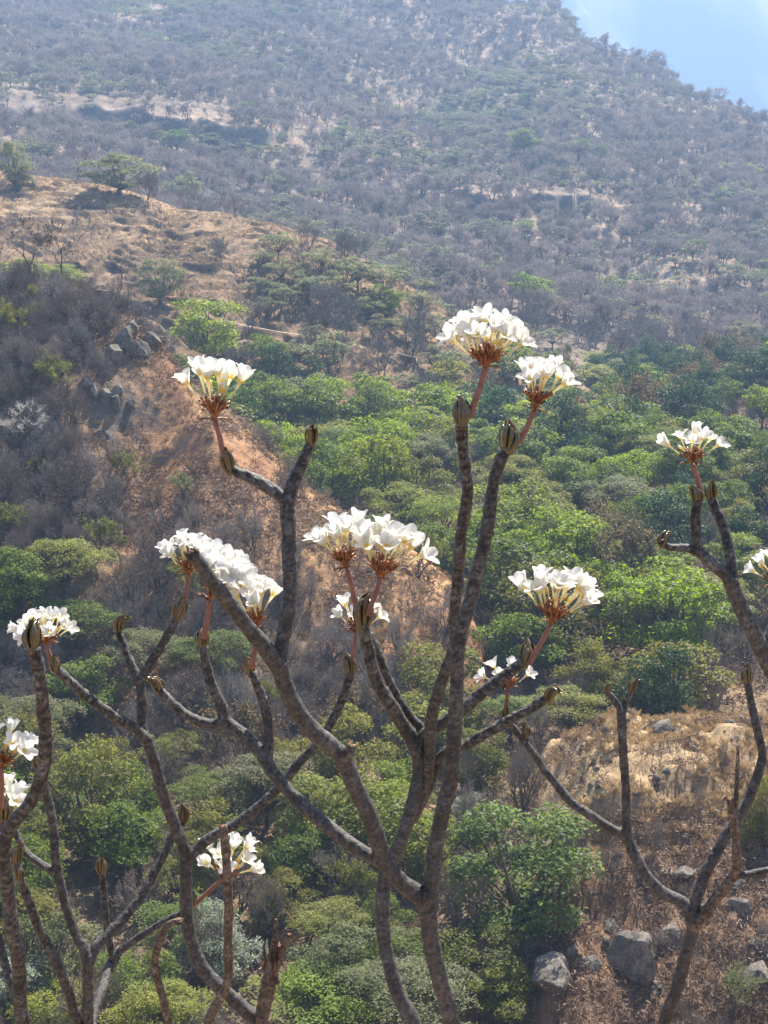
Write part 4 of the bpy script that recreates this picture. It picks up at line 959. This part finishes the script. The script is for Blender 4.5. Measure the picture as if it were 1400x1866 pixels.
def flower_mesh(seed, openang, plen=1.0, bud=False, petals=5):
    # unit: metres; the tube runs up +Z from the calyx, petals spread from its mouth
    rng = np.random.default_rng(seed); mb = MB(); tl = .036*plen; bend = rng.normal(0, .004, 2)
    t = np.linspace(0, 1, 7); P = np.stack([bend[0]*t*t, bend[1]*t*t, tl*t], 1)
    if bud:
        t = np.linspace(0, 1, 10); P = np.stack([bend[0]*t*t, bend[1]*t*t, tl*1.5*t], 1)
        r = .0016+.0042*np.sin(np.pi*np.clip((t-.25)/.8, 0, 1))**1.2; r[-1] = .0006
        V, f = tube(P, r, 8); tn = np.concatenate([np.repeat(.12+.55*t, 8), [0, .6]]); mb.add(V, f, 0, tn); return mb.mesh('flower_bud', [M_PETAL])
    r = .0017+.0030*t**3; V, f = tube(P, r, 9, False); mb.add(V, f, 0, np.repeat(.02+.3*t, 9))
    mouth = P[-1]; nu, nv = 9, 7; u = np.linspace(0, 1, nu)
    for i in range(petals):
        a = 2*np.pi*i/petals+rng.normal(0, .08); L = .034*plen*rng.uniform(.9, 1.1); op = openang+rng.normal(0, .13)
        wd = .0090*plen*rng.uniform(.88, 1.12)*(.22+.95*np.sin(np.pi*np.clip(u*.80+.09, 0, 1))**.9)
        wd[-1] *= .45
        ang = np.cumsum(np.concatenate([[.15], np.full(nu-1, 1)*(op/(nu-1))*1.6*np.exp(-u[1:]*1.1)]))    # leaning outward along the petal
        curl = rng.normal(.1, .22); ang = ang+curl*u**3
        ds = L/(nu-1); rr = np.concatenate([[0], np.cumsum(np.sin(ang[1:])*ds)])+.0035; zz = np.concatenate([[0], np.cumsum(np.cos(ang[1:])*ds)])
        tw = .38+rng.normal(0, .08); VV = []
        for q in range(nu):
            c = np.array([rr[q]*math.cos(a), rr[q]*math.sin(a), zz[q]]); out = np.array([math.cos(a), math.sin(a), 0]); side = np.array([-math.sin(a), math.cos(a), 0])
            nrm = np.array([-math.cos(ang[q])*out[0], -math.cos(ang[q])*out[1], math.sin(ang[q])])
            for s_ in np.linspace(-1, 1, nv):
                VV.append(mouth+c+side*s_*wd[q]*math.cos(tw*s_*.6)+nrm*(wd[q]*(.28*s_*tw*1.2+.22*s_*s_)))
        VV = np.array(VV); ii = np.arange(nu-1)[:, None]*nv; j = np.arange(nv-1)[None]
        tn = np.repeat(.42+.58*np.clip(u*2.3-.16, 0, 1), nv)
        mb.add(VV, np.stack([ii+j, ii+nv+j, ii+nv+j+1, ii+j+1], -1).reshape(-1, 4), 0, tn)
    return mb.mesh('flower', [M_PETAL])
FL_OPEN = [flower_mesh(800+i, 1.15, 1.0) for i in range(5)]
FL_HALF = [flower_mesh(810+i, .78, 1.0) for i in range(4)]
FL_CUP = [flower_mesh(820+i, .36, 1.05) for i in range(3)]
FL_BUD = [flower_mesh(830+i, 0, .8, True) for i in range(3)]

def plant(label):
    e = bpy.data.objects.new('plumeria_tree', None); C.objects.link(e); tag(e, label, 'tree'); return e
TR = {}
BR = {}                                     # branch name -> (pixel points, depths)
def depth_at(bn, px, py):
    pts, ds = BR[bn]; k = min(range(len(pts)), key=lambda i: (pts[i][0]-px)**2+(pts[i][1]-py)**2); return ds[k]
SEED = [900]
def branch(tn, bn, pts, w0, w1, d0, d1, r0=.1, r1=.5, dead=False, cut=False, bud=None, label=None, kind='branch'):
    if isinstance(d0, str): d0 = depth_at(d0, *pts[0])
    if isinstance(d1, (int, float)) and abs(d1) < 1: d1 = d0+d1
    n = len(pts); L = np.concatenate([[0], np.cumsum([math.dist(pts[i], pts[i+1]) for i in range(n-1)])]); L /= L[-1]
    ds = [d0+(d1-d0)*t for t in L]; BR[bn] = (pts, ds); SEED[0] += 1
    P3 = [np.array(pix(*p, d)) for p, d in zip(pts, ds)]
    o = obj(kind, bark_tube(P3, w0*d0/F/2, w1*d1/F/2, SEED[0], r0, r1, dead, cut), TR[tn])
    if label: o['label'] = label
    if bud: leafbud(tn, bud[0], bud[1], d1, bud[2], bud[3], bud[4] if len(bud) > 4 else 1.0)
def leafbud(tn, p0, p1, D, v, spin=0, fat=1.0):        # from the base pixel to the top pixel of the claw
    a = pix(*p0, D); b = pix(*p1, D+.004); d = b-a; o = obj('leaf_bud', BUDS[v], TR[tn]); L = d.length
    o.location = a; o.rotation_mode = 'QUATERNION'; o.rotation_quaternion = d.to_track_quat('Z', 'Y') @ Matrix.Rotation(spin, 3, 'Z').to_quaternion(); o.scale = (L*.92*fat, L*.92*fat, L*1.08)
FLN = [0]
def cluster(tn, base, head, top, D, n, half, seed, cups=.3, face=.25, size=1.0, nped=30, D2=None):
    # base: foot of the stalk, head: where the pedicels spread, top: middle of the flower dome (pixels)
    rng = np.random.default_rng(seed); D2 = D2 or D+.005
    a = np.array(pix(*base, D)); h = np.array(pix(*head, D2)); tp = np.array(pix(*top, D2)); ax = unit(tp-h)
    mb = MB(); P, _ = catmull(np.array([a-(h-a)*.25, a, a*.5+h*.5+np.array([.0015, 0, 0]), h]), .008); mb.add(*tube(P, np.linspace(.0062, .0050, len(P))*size**.5, 10), 0)
    obj('flower_stalk', mb.mesh('flower_stalk', [M_STALK]), TR[tn])
    rad = np.linalg.norm(tp-h); rp = rad*.48
    s1 = unit(np.cross(ax, [0, 1, 0])); s2 = np.cross(s1, ax)      # s1 across the picture, s2 towards or away
    mb = MB(); dirs = []; nped = int(nped*1.5)
    for i in range(nped):
        q = math.sqrt((i+.5)/nped)*half*1.12; an = i*2.399+rng.normal(0, .2)
        d = unit(ax*math.cos(q)+(s1*math.cos(an)+s2*math.sin(an)*.85)*math.sin(q)); L = rp*rng.uniform(.62, 1.02)
        m = h+unit(d*.75+ax*.35+rng.normal(0, .08, 3))*L*.5; e = m+unit(d+rng.normal(0, .12, 3))*L*.52
        P, _ = catmull(np.array([h-ax*.003, m, e]), .007); r = np.linspace(.0024, .0014, len(P))*size**.5; r[-1] *= 1.7; r[-2] *= 1.3
        mb.add(*tube(P, r, 6), 0)
        for z in range(rng.integers(1, 4)):     # spent bud scars along the pedicel
            t = rng.uniform(.4, 1); c = h*(1-t)+e*t+rng.normal(0, .0022, 3); dd = unit(rng.normal(size=3)+d*.8)*rng.uniform(.003, .0075)
            mb.add(*tube(np.array([c, c+dd*.6, c+dd]), [.001, .0017, .0008], 5), 1)
        dirs.append((d, e))
    for z in range(5):                          # a few hooked dry pedicels hanging under the head
        an = rng.uniform(0, 6.28); d = unit(s1*math.cos(an)+s2*math.sin(an)+ax*.15); P = np.array([h, h+d*.012, h+d*.022-ax*.001, h+d*.028-ax*.005])
        P, _ = catmull(P, .004); mb.add(*tube(P, np.linspace(.0015, .0012, len(P)), 5), int(z > 2))
    cl = obj('flower_cluster', mb.mesh('flower_cluster', [M_PEDI, M_KNOB]), TR[tn])
    cl['label'] = 'white flowers on red brown pedicels'
    up = np.array([0, 0, 1.0])
    def put(nm, me, e, d, sc):
        o = obj(nm, me, cl); o.location = e; q = Vector(d).to_track_quat('Z', 'Y'); o.rotation_mode = 'QUATERNION'
        o.rotation_quaternion = q @ Matrix.Rotation(rng.uniform(0, 6.28), 3, 'Z').to_quaternion(); o.scale = (sc,)*3
    sc0 = (rad*.56)/.052
    n = int(n*1.02)
    for i in range(n):
        q = math.sqrt((i+.6)/n)*half; an = i*2.399+seed*1.3+rng.normal(0, .2)
        d = unit(ax*math.cos(q)+(s1*math.cos(an)+s2*math.sin(an)*.9)*math.sin(q)); e = h+d*rp*rng.uniform(.86, 1.06)
        dd = unit(d*1.0+up*.22+np.array([0, -1.0, 0])*face*rng.uniform(.2, 1.3)+rng.normal(0, .10, 3))
        u = rng.random(); me = (FL_CUP if u < cups else FL_HALF if u < cups+.35 else FL_OPEN); me = me[rng.integers(len(me))]
        put('flower', me, e, dd, sc0*rng.uniform(.80, .99))
    for i in range(max(3, n//3)):
        d, e = dirs[rng.integers(len(dirs)//2)]; put('flower_bud', FL_BUD[rng.integers(3)], e, unit(d+rng.normal(0, .1, 3)), sc0*rng.uniform(.5, .85))

TR['c'] = plant('thick forked plumeria with the tallest white flower clusters, its trunks dividing low')
TR['d'] = plant('plumeria with a splintered dead stump and branches sweeping to both sides')
TR['h'] = plant('many stemmed plumeria beside the splintered one, its stems bending over the silvery bush')
TR['n'] = plant('pale barked plumeria rising in front of the rocky bank, one fork dead and brown')
TR['t'] = plant('plumeria limb with a hooked side shoot and a single small flower cluster on top')

# central tree
branch('c', 'T1', [(905, 3300), (890, 2600), (868, 2100), (824, 1866), (800, 1780), (785, 1715), (781, 1646), (784, 1610)], 62, 36, 2.78, 2.62, 0, .1, kind='trunk')
branch('c', 'R1', [(781, 1650), (790, 1578), (802, 1507), (819, 1436), (826, 1400), (831, 1329), (834, 1257), (837, 1186), (843, 1150), (853, 1114), (871, 1043), (886, 971), (897, 900), (908, 850), (918, 825)], 36, 25, 'T1', 2.60, .1, .8, bud=((926, 822), (941, 762), 0, 1.0, 1.25))
branch('c', 'L1', [(783, 1660), (765, 1632), (736, 1612), (712, 1585), (696, 1560), (682, 1518), (664, 1471), (646, 1436), (631, 1400), (622, 1382), (604, 1364), (571, 1336), (539, 1286), (518, 1243), (507, 1200)], 38, 36, 'T1', -.12, .1, .15)
branch('c', 'L1a', [(509, 1212), (512, 1185), (519, 1140), (524, 1090), (527, 1043), (527, 971), (524, 925), (522, 905)], 30, 30, 'L1', .04, .15, .55)
branch('c', 'L1a1', [(525, 915), (505, 897), (480, 882), (455, 870), (435, 862), (420, 855)], 26, 22, 'L1a', .02, .5, 1, bud=((421, 862), (409, 812), 1, .5, 1.1))
branch('c', 'L1a2', [(522, 918), (530, 890), (541, 862), (553, 838), (564, 813)], 28, 23, 'L1a', .02, .5, 1, bud=((567, 814), (571, 764), 2, 2.5, 1.05))
branch('c', 'L1b', [(511, 1216), (497, 1200), (475, 1171), (450, 1142), (429, 1114), (386, 1061), (365, 1028), (347, 1005)], 36, 29, 'L1', -.10, .1, .15, cut=True, label='sawn off branch end')
branch('c', 'stub', [(626, 1396), (632, 1378), (638, 1366), (642, 1357)], 29, 21, 'L1', -.03, .3, .5, cut=True, label='short broken stub')
branch('c', 'knot', [(782, 1655), (778, 1642), (777, 1632)], 20, 15, 'T1', -.035, .4, .6, cut=True, label='broken stub in the trunk fork')
branch('c', 'C', [(700, 1572), (671, 1557), (629, 1532), (593, 1504), (557, 1475), (521, 1439), (496, 1407), (484, 1380)], 30, 28, 'L1', .10, .1, .25)
branch('c', 'C1', [(486, 1386), (489, 1343), (489, 1311), (481, 1275), (468, 1243), (460, 1226)], 23, 19, 'C', .03, .3, .9, bud=((457, 1230), (452, 1193), 3, .4, 1.1))
branch('c', 'C2', [(486, 1386), (457, 1352), (429, 1327), (408, 1312)], 25, 24, 'C', .04, .3, .5)
branch('c', 'C2a', [(412, 1316), (386, 1319), (357, 1310), (321, 1286), (299, 1265), (290, 1252)], 22, 17, 'C2', .03, .5, 1, bud=((291, 1262), (286, 1222), 2, 0, 1.15))
branch('c', 'C2b', [(412, 1318), (404, 1286), (389, 1250), (379, 1214), (371, 1180)], 24, 20, 'C2', .02, .5, 1, bud=((370, 1180), (366, 1136), 1, 3.4, 1.2))
branch('c', 'T2', [(880, 2500), (862, 2250), (800, 2000), (752, 1866), (724, 1811), (710, 1757), (701, 1704), (699, 1650), (704, 1600), (721, 1554), (736, 1518), (750, 1471), (760, 1429), (764, 1390), (760, 1358)], 40, 28, 2.78, 3.0, .1, .3, kind='trunk')
branch('c', 'T2a', [(762, 1368), (750, 1345), (736, 1325), (711, 1286), (693, 1250), (679, 1207), (668, 1165), (662, 1142)], 29, 25, 'T2', -.05, .4, 1, bud=((660, 1146), (657, 1076), 0, 2.0, 1.05))
branch('c', 'T2e', [(772, 1352), (766, 1328), (746, 1304), (721, 1268), (704, 1232), (692, 1200), (672, 1155)], 20, 18, 3.02, 3.02, .4, .9)
branch('c', 'T2b', [(758, 1372), (772, 1345), (786, 1332), (814, 1314), (854, 1286), (886, 1257), (921, 1232), (940, 1217), (955, 1205)], 28, 24, 'T2', -.02, .3, .9, bud=((955, 1212), (969, 1162), 0, .2, 1.1))
branch('c', 'R1b', [(740, 1500), (757, 1479), (771, 1446), (780, 1410), (782, 1360), (783, 1321), (790, 1286), (804, 1236), (818, 1196), (829, 1157), (833, 1114), (833, 1050), (834, 1025), (840, 971), (849, 925), (852, 890), (848, 850), (842, 800), (842, 775)], 26, 23, 3.02, 2.78, .2, 1, bud=((842, 778), (846, 716), 0, 0, 1.15))
branch('c', 'T2d', [(752, 1492), (775, 1450), (795, 1400), (806, 1372), (843, 1357), (879, 1340), (914, 1321), (950, 1300), (978, 1284), (996, 1270)], 22, 20, 3.03, 2.98, .3, 1, bud=((996, 1278), (1012, 1238), 2, 3.6, 1.2))
cluster('c', (862, 742), (885, 668), (893, 570), 2.79, 17, 1.10, 1, cups=.25, face=.3, size=1.2, nped=46)
cluster('c', (952, 795), (974, 746), (999, 657), 2.60, 10, .72, 2, cups=.15, face=.35, size=1.0, nped=34)
cluster('c', (406, 822), (391, 764), (392, 664), 2.56, 8, .78, 3, cups=.55, face=.05, size=.9, nped=30)
cluster('c', (647, 1100), (632, 1034), (614, 948), 2.95, 9, .72, 4, cups=.3, face=.3, nped=32)
cluster('c', (675, 1108), (693, 1054), (712, 955), 2.93, 13, .86, 5, cups=.3, face=.3, nped=40)
cluster('c', (972, 1196), (1004, 1136), (1028, 1044), 2.96, 14, .92, 7, cups=.4, face=.1, nped=40)
cluster('c', (374, 1150), (381, 1093), (425, 1005), 2.68, 15, .72, 11, cups=.1, face=.6, nped=26)
cluster('c', (461, 1204), (466, 1146), (468, 1060), 2.66, 7, .66, 12, cups=.3, face=.3, size=.8, nped=26)

# tree with the splintered stump
branch('d', 'S', [(560, 3300), (535, 2500), (500, 2050), (483, 1880), (478, 1855), (484, 1820), (492, 1780), (502, 1740), (508, 1722)], 46, 30, 3.1, 3.05, .2, .3, dead=True, cut=True, kind='trunk', label='splintered dead stump')
branch('d', 'S2', [(498, 1770), (499, 1735), (500, 1700), (503, 1675)], 22, 6, 3.06, 3.05, .4, .5, dead=True, cut=True, label='splinter of the dead stump')
branch('d', 'S3', [(503, 1765), (514, 1730), (524, 1712), (527, 1702)], 16, 10, 3.04, 3.0, .4, .5, dead=True, cut=True, label='splinter of the dead stump')
srng = random.Random(3)
for k in range(9):
    bx, by = 492+srng.uniform(-9, 14), 1772-srng.uniform(0, 34); ln = srng.uniform(18, 46); an = srng.uniform(-.25, .45)
    branch('d', 'S%d' % (k+10), [(bx, by+22), (bx+an*4, by), (bx+an*ln*.5, by-ln*.5), (bx+an*ln, by-ln)], srng.uniform(8, 15), 2, 3.03+srng.uniform(-.02, .03), 3.02, .6, .8, dead=True, cut=True, kind='splinter')
branch('d', 'D', [(488, 1895), (470, 1862), (446, 1838), (418, 1811), (379, 1775), (354, 1729), (343, 1686), (339, 1632), (339, 1579), (341, 1548)], 33, 25, 3.08, 3.08, .15, .3)
branch('d', 'D1', [(342, 1560), (327, 1521), (311, 1479), (293, 1429), (282, 1389), (266, 1344)], 25, 25, 'D', -.03, .3, .35)
branch('d', 'D1a', [(268, 1350), (251, 1330), (232, 1317), (196, 1292), (161, 1267), (125, 1238), (106, 1222)], 23, 18, 'D1', -.06, .4, 1, bud=((103, 1226), (98, 1190), 3, 1, 1.15))
branch('d', 'D1b', [(268, 1352), (259, 1310), (256, 1270), (255, 1240)], 21, 21, 'D1', .03, .3, .4)
branch('d', 'D1c', [(256, 1250), (246, 1229), (232, 1196), (222, 1168), (216, 1150)], 18, 16, 'D1b', .04, .4, 1, bud=((216, 1152), (213, 1114), 4, 2, 1.2))
branch('d', 'D1d', [(253, 1250), (268, 1218), (286, 1186), (304, 1157), (322, 1126)], 20, 18, 'D1b', .02, .4, 1, bud=((322, 1128), (336, 1082), 3, 3, 1.1))
branch('d', 'D2', [(338, 1562), (357, 1550), (375, 1533), (396, 1518), (429, 1500), (464, 1475), (490, 1452), (521, 1418), (546, 1388), (575, 1358), (600, 1325), (618, 1289), (632, 1250), (639, 1228)], 24, 18, 'D', .08, .25, .9, bud=((639, 1230), (641, 1188), 3, .7, 1.15))
branch('d', 'E', [(470, 2350), (420, 2050), (384, 1900), (383, 1862), (397, 1829), (412, 1790), (416, 1721), (418, 1650), (414, 1579), (407, 1505)], 22, 19, 3.08, 2.94, .3, .4, dead=True, cut=True, label='straight dead brown stick')
branch('d', 'G', [(420, 2200), (345, 1960), (311, 1866), (300, 1829), (287, 1786), (282, 1750), (291, 1716), (303, 1690), (316, 1681), (332, 1678)], 22, 15, 3.08, 2.96, .4, .5, dead=True, cut=True, label='hooked dead branch')
cluster('d', (94, 1212), (83, 1172), (80, 1110), 3.0, 15, 1.25, 9, cups=.1, face=.7, nped=26)
cluster('d', (336, 1096), (344, 1045), (342, 972), 3.12, 12, 1.0, 10, cups=.3, face=.4, nped=24)
cluster('d', (643, 1196), (648, 1150), (662, 1090), 3.16, 8, 1.05, 6, cups=.2, face=.3, size=.8, nped=26)

# many stemmed tree
branch('h', 'H', [(200, 3300), (180, 2400), (163, 1990), (161, 1866), (161, 1793), (161, 1740)], 30, 24, 3.05, 2.95, .15, .3, kind='trunk')
branch('h', 'H1', [(162, 1755), (152, 1725), (139, 1700), (121, 1643), (107, 1586), (96, 1518), (86, 1454), (80, 1420), (70, 1395)], 22, 18, 'H', .04, .3, .6, bud=((70, 1402), (60, 1372), 1, 1.1))
branch('h', 'H1b', [(106, 1592), (92, 1584), (75, 1574), (46, 1550), (32, 1521), (22, 1498)], 17, 15, 'H1', .06, .4, .6)
branch('h', 'H2', [(162, 1755), (175, 1728), (190, 1711), (221, 1679), (250, 1643), (279, 1593), (300, 1554), (316, 1520), (333, 1497)], 22, 17, 'H', .18, .3, .6, bud=((332, 1502), (340, 1462), 3, 1.8))
branch('h', 'J', [(164, 1905), (171, 1843), (189, 1793), (203, 1755), (210, 1738)], 22, 21, 3.0, 3.25, .2, .3)
branch('h', 'J1', [(210, 1748), (201, 1721), (195, 1679), (191, 1632), (186, 1590)], 18, 14, 'J', .02, .5, 1, bud=((187, 1594), (183, 1556), 0, 1.2, 1.1))
branch('h', 'J2', [(208, 1750), (221, 1732), (257, 1707), (296, 1682), (329, 1664), (350, 1651)], 17, 14, 'J', .02, .4, .8, bud=((346, 1654), (358, 1620), 1, 1.2))
branch('h', 'L', [(168, 2010), (155, 1910), (143, 1866), (133, 1838), (118, 1793), (96, 1743), (71, 1696), (54, 1650), (40, 1608), (30, 1572)], 25, 20, 3.0, 2.86, .3, .7, bud=((30, 1575), (24, 1530), 1, 2.2, 1.1))
branch('h', 'L2', [(41, 1622), (38, 1606), (37, 1600)], 15, 13, 'L', -.02, .6, .8, bud=((37, 1604), (35, 1572), 0, .3))
branch('h', 'K', [(182, 2450), (80, 2120), (43, 1866), (34, 1793), (28, 1721), (18, 1650), (9, 1590), (8, 1550), (14, 1525), (29, 1496), (54, 1466), (72, 1430), (81, 1393), (84, 1346), (80, 1293), (73, 1239), (66, 1200), (62, 1182)], 36, 27, 2.98, 2.55, .2, .9, bud=((61, 1186), (53, 1122), 0, 2.8, 1.0))
branch('h', 'M', [(40, 1835), (25, 1808), (11, 1771), (0, 1729), (-12, 1680)], 20, 17, 'K', .05, .3, .5)
branch('h', 'K2', [(10, 1560), (-12, 1520), (-40, 1440), (-50, 1420)], 26, 24, 'K', .06, .3, .6, bud=((-50, 1425), (-52, 1370), 0, 1.0))
branch('h', 'K3', [(5, 1600), (4, 1560), (8, 1520), (10, 1495)], 20, 18, 2.9, 2.9, .5, .9, bud=((10, 1498), (14, 1445), 0, 1.0))
branch('h', 'tw', [(84, 1420), (94, 1436), (105, 1446)], 5, 5, 'K', .02, .2, .3)
cluster('h', (2, 1460), (2, 1398), (5, 1320), 2.85, 10, 1.05, 14, cups=.15, face=.5, nped=26)
cluster('h', (2, 1540), (2, 1500), (6, 1425), 2.92, 8, .8, 15, cups=.2, face=.4, nped=24)
cluster('h', (356, 1647), (408, 1598), (428, 1530), 3.28, 12, 1.05, 13, cups=.25, face=.3, nped=26)

# tree in front of the rocky bank
branch('n', 'N', [(1150, 3300), (1165, 2400), (1188, 2000), (1211, 1861), (1232, 1804), (1250, 1739), (1262, 1697), (1266, 1665)], 36, 27, 3.05, 2.95, 0, .2, kind='trunk')
branch('n', 'N1', [(1264, 1680), (1245, 1646), (1214, 1630), (1186, 1604), (1164, 1568), (1148, 1535), (1141, 1515)], 27, 24, 'N', .05, .05, .2)
branch('n', 'N1a', [(1143, 1530), (1142, 1490), (1143, 1440), (1141, 1418), (1136, 1346), (1132, 1298)], 19, 19, 'N1', .02, .15, .4)
branch('n', 'N1c', [(1133, 1305), (1126, 1287), (1116, 1272), (1108, 1262)], 14, 11, 'N1a', .01, .6, 1, bud=((1109, 1266), (1104, 1240), 2, 1.0, 1.0))
branch('n', 'N1d', [(1131, 1308), (1138, 1285), (1146, 1268), (1150, 1258)], 15, 12, 'N1a', .01, .6, 1, bud=((1149, 1262), (1155, 1230), 1, 3.6, 1.0))
branch('n', 'N1b', [(1146, 1533), (1130, 1519), (1114, 1511), (1079, 1486), (1043, 1461), (1014, 1425), (993, 1400), (978, 1378), (957, 1352), (939, 1330), (928, 1316)], 21, 15, 'N1', .06, .1, .6, bud=((928, 1322), (921, 1280), 0, .6, 1.0))
branch('n', 'N1e', [(960, 1358), (958, 1345), (959, 1338)], 11, 10, 'N1b', .0, .6, .8, bud=((959, 1343), (960, 1312), 0, .6))
branch('n', 'N2', [(1265, 1690), (1266, 1650), (1273, 1625), (1286, 1586), (1307, 1550), (1329, 1511), (1357, 1473), (1375, 1432), (1384, 1400), (1388, 1375), (1381, 1339), (1372, 1293), (1362, 1245)], 27, 16, 'N', .12, .05, .5, bud=((1362, 1249), (1356, 1208), 0, 1.6, 1.0))
branch('n', 'N3', [(1262, 1690), (1282, 1667), (1304, 1640), (1329, 1608), (1342, 1590), (1344, 1554), (1340, 1507), (1333, 1473), (1330, 1455)], 25, 16, 'N', -.06, .3, .4, dead=True, cut=True, label='dead brown fork')
branch('n', 'N4', [(1340, 1596), (1364, 1593), (1400, 1586), (1440, 1582)], 15, 13, 'N3', .02, .3, .4)
branch('n', 'N5', [(1337, 1500), (1343, 1465), (1343, 1420), (1345, 1385), (1345, 1357)], 14, 6, 'N3', .01, .5, .6, dead=True, cut=True, label='thin dead twig')
cluster('n', (922, 1290), (924, 1252), (926, 1196), 3.08, 7, 1.2, 8, cups=.1, face=.4, size=.7, nped=22)

# limb entering from the side
branch('t', 'TT', [(1560, 3300), (1540, 2400), (1510, 1800), (1470, 1420), (1430, 1270), (1396, 1204), (1379, 1164), (1361, 1129), (1343, 1089), (1330, 1056)], 48, 31, 2.85, 2.62, .1, .3, kind='trunk')
branch('t', 'TTa', [(1333, 1062), (1318, 1044), (1300, 1032), (1275, 1006), (1268, 985), (1266, 955), (1267, 936), (1271, 912)], 26, 20, 'TT', .0, .4, .9, bud=((1271, 918), (1273, 880), 1, .6, 1.2))
branch('t', 'TTb', [(1278, 1008), (1255, 998), (1229, 998), (1212, 994), (1206, 985)], 19, 15, 'TTa', -.02, .8, 1, bud=((1207, 996), (1206, 962), 2, 3.4, 1.15))
branch('t', 'TTc', [(1335, 1066), (1334, 1035), (1330, 1010), (1321, 971), (1305, 929), (1296, 908)], 23, 20, 'TT', .05, .5, 1, bud=((1297, 914), (1291, 872), 3, 1.2, 1.15))
branch('t', 'TTd', [(1396, 1208), (1402, 1165), (1415, 1120), (1425, 1085)], 22, 19, 'TT', .06, .2, .5)
cluster('t', (1276, 892), (1262, 845), (1266, 778), 2.63, 8, 1.0, 16, cups=.2, face=.3, size=.8, nped=24)
cluster('t', (1420, 1110), (1418, 1068), (1408, 1000), 2.66, 5, .9, 17, cups=.5, face=.2, size=.8, nped=14)

gzs = ground(np.array([e.location.x for e in LATE]), np.array([e.location.y for e in LATE]))
for e, zz in zip(LATE, gzs): e.location.z = float(zz)-.05
# ------------------------------------------------------------------ haze
if HAZE:
    bm = bmesh.new(); bmesh.ops.create_cube(bm, size=1)
    me = bpy.data.meshes.new('haze'); bm.to_mesh(me); bm.free(); o = obj('haze', me)
    z0, z1 = -330, 480
    o.scale = (3600, 4300, z1-z0); o.location = (400, 700, (z0+z1)/2)
    m = bpy.data.materials.new('haze_air'); m.use_nodes = True; n = m.node_tree; n.nodes.remove(n.nodes['Principled BSDF'])
    v = n.nodes.new('ShaderNodeVolumePrincipled'); v.inputs['Color'].default_value = (.42, .64, 1.0, 1); v.inputs['Density'].default_value = .00053; v.inputs['Anisotropy'].default_value = .1
    n.links.new(v.outputs[0], n.nodes['Material Output'].inputs['Volume']); me.materials.append(m)
    tag(o, 'thin blue sunlit haze filling the gorge', 'haze', kind='stuff')
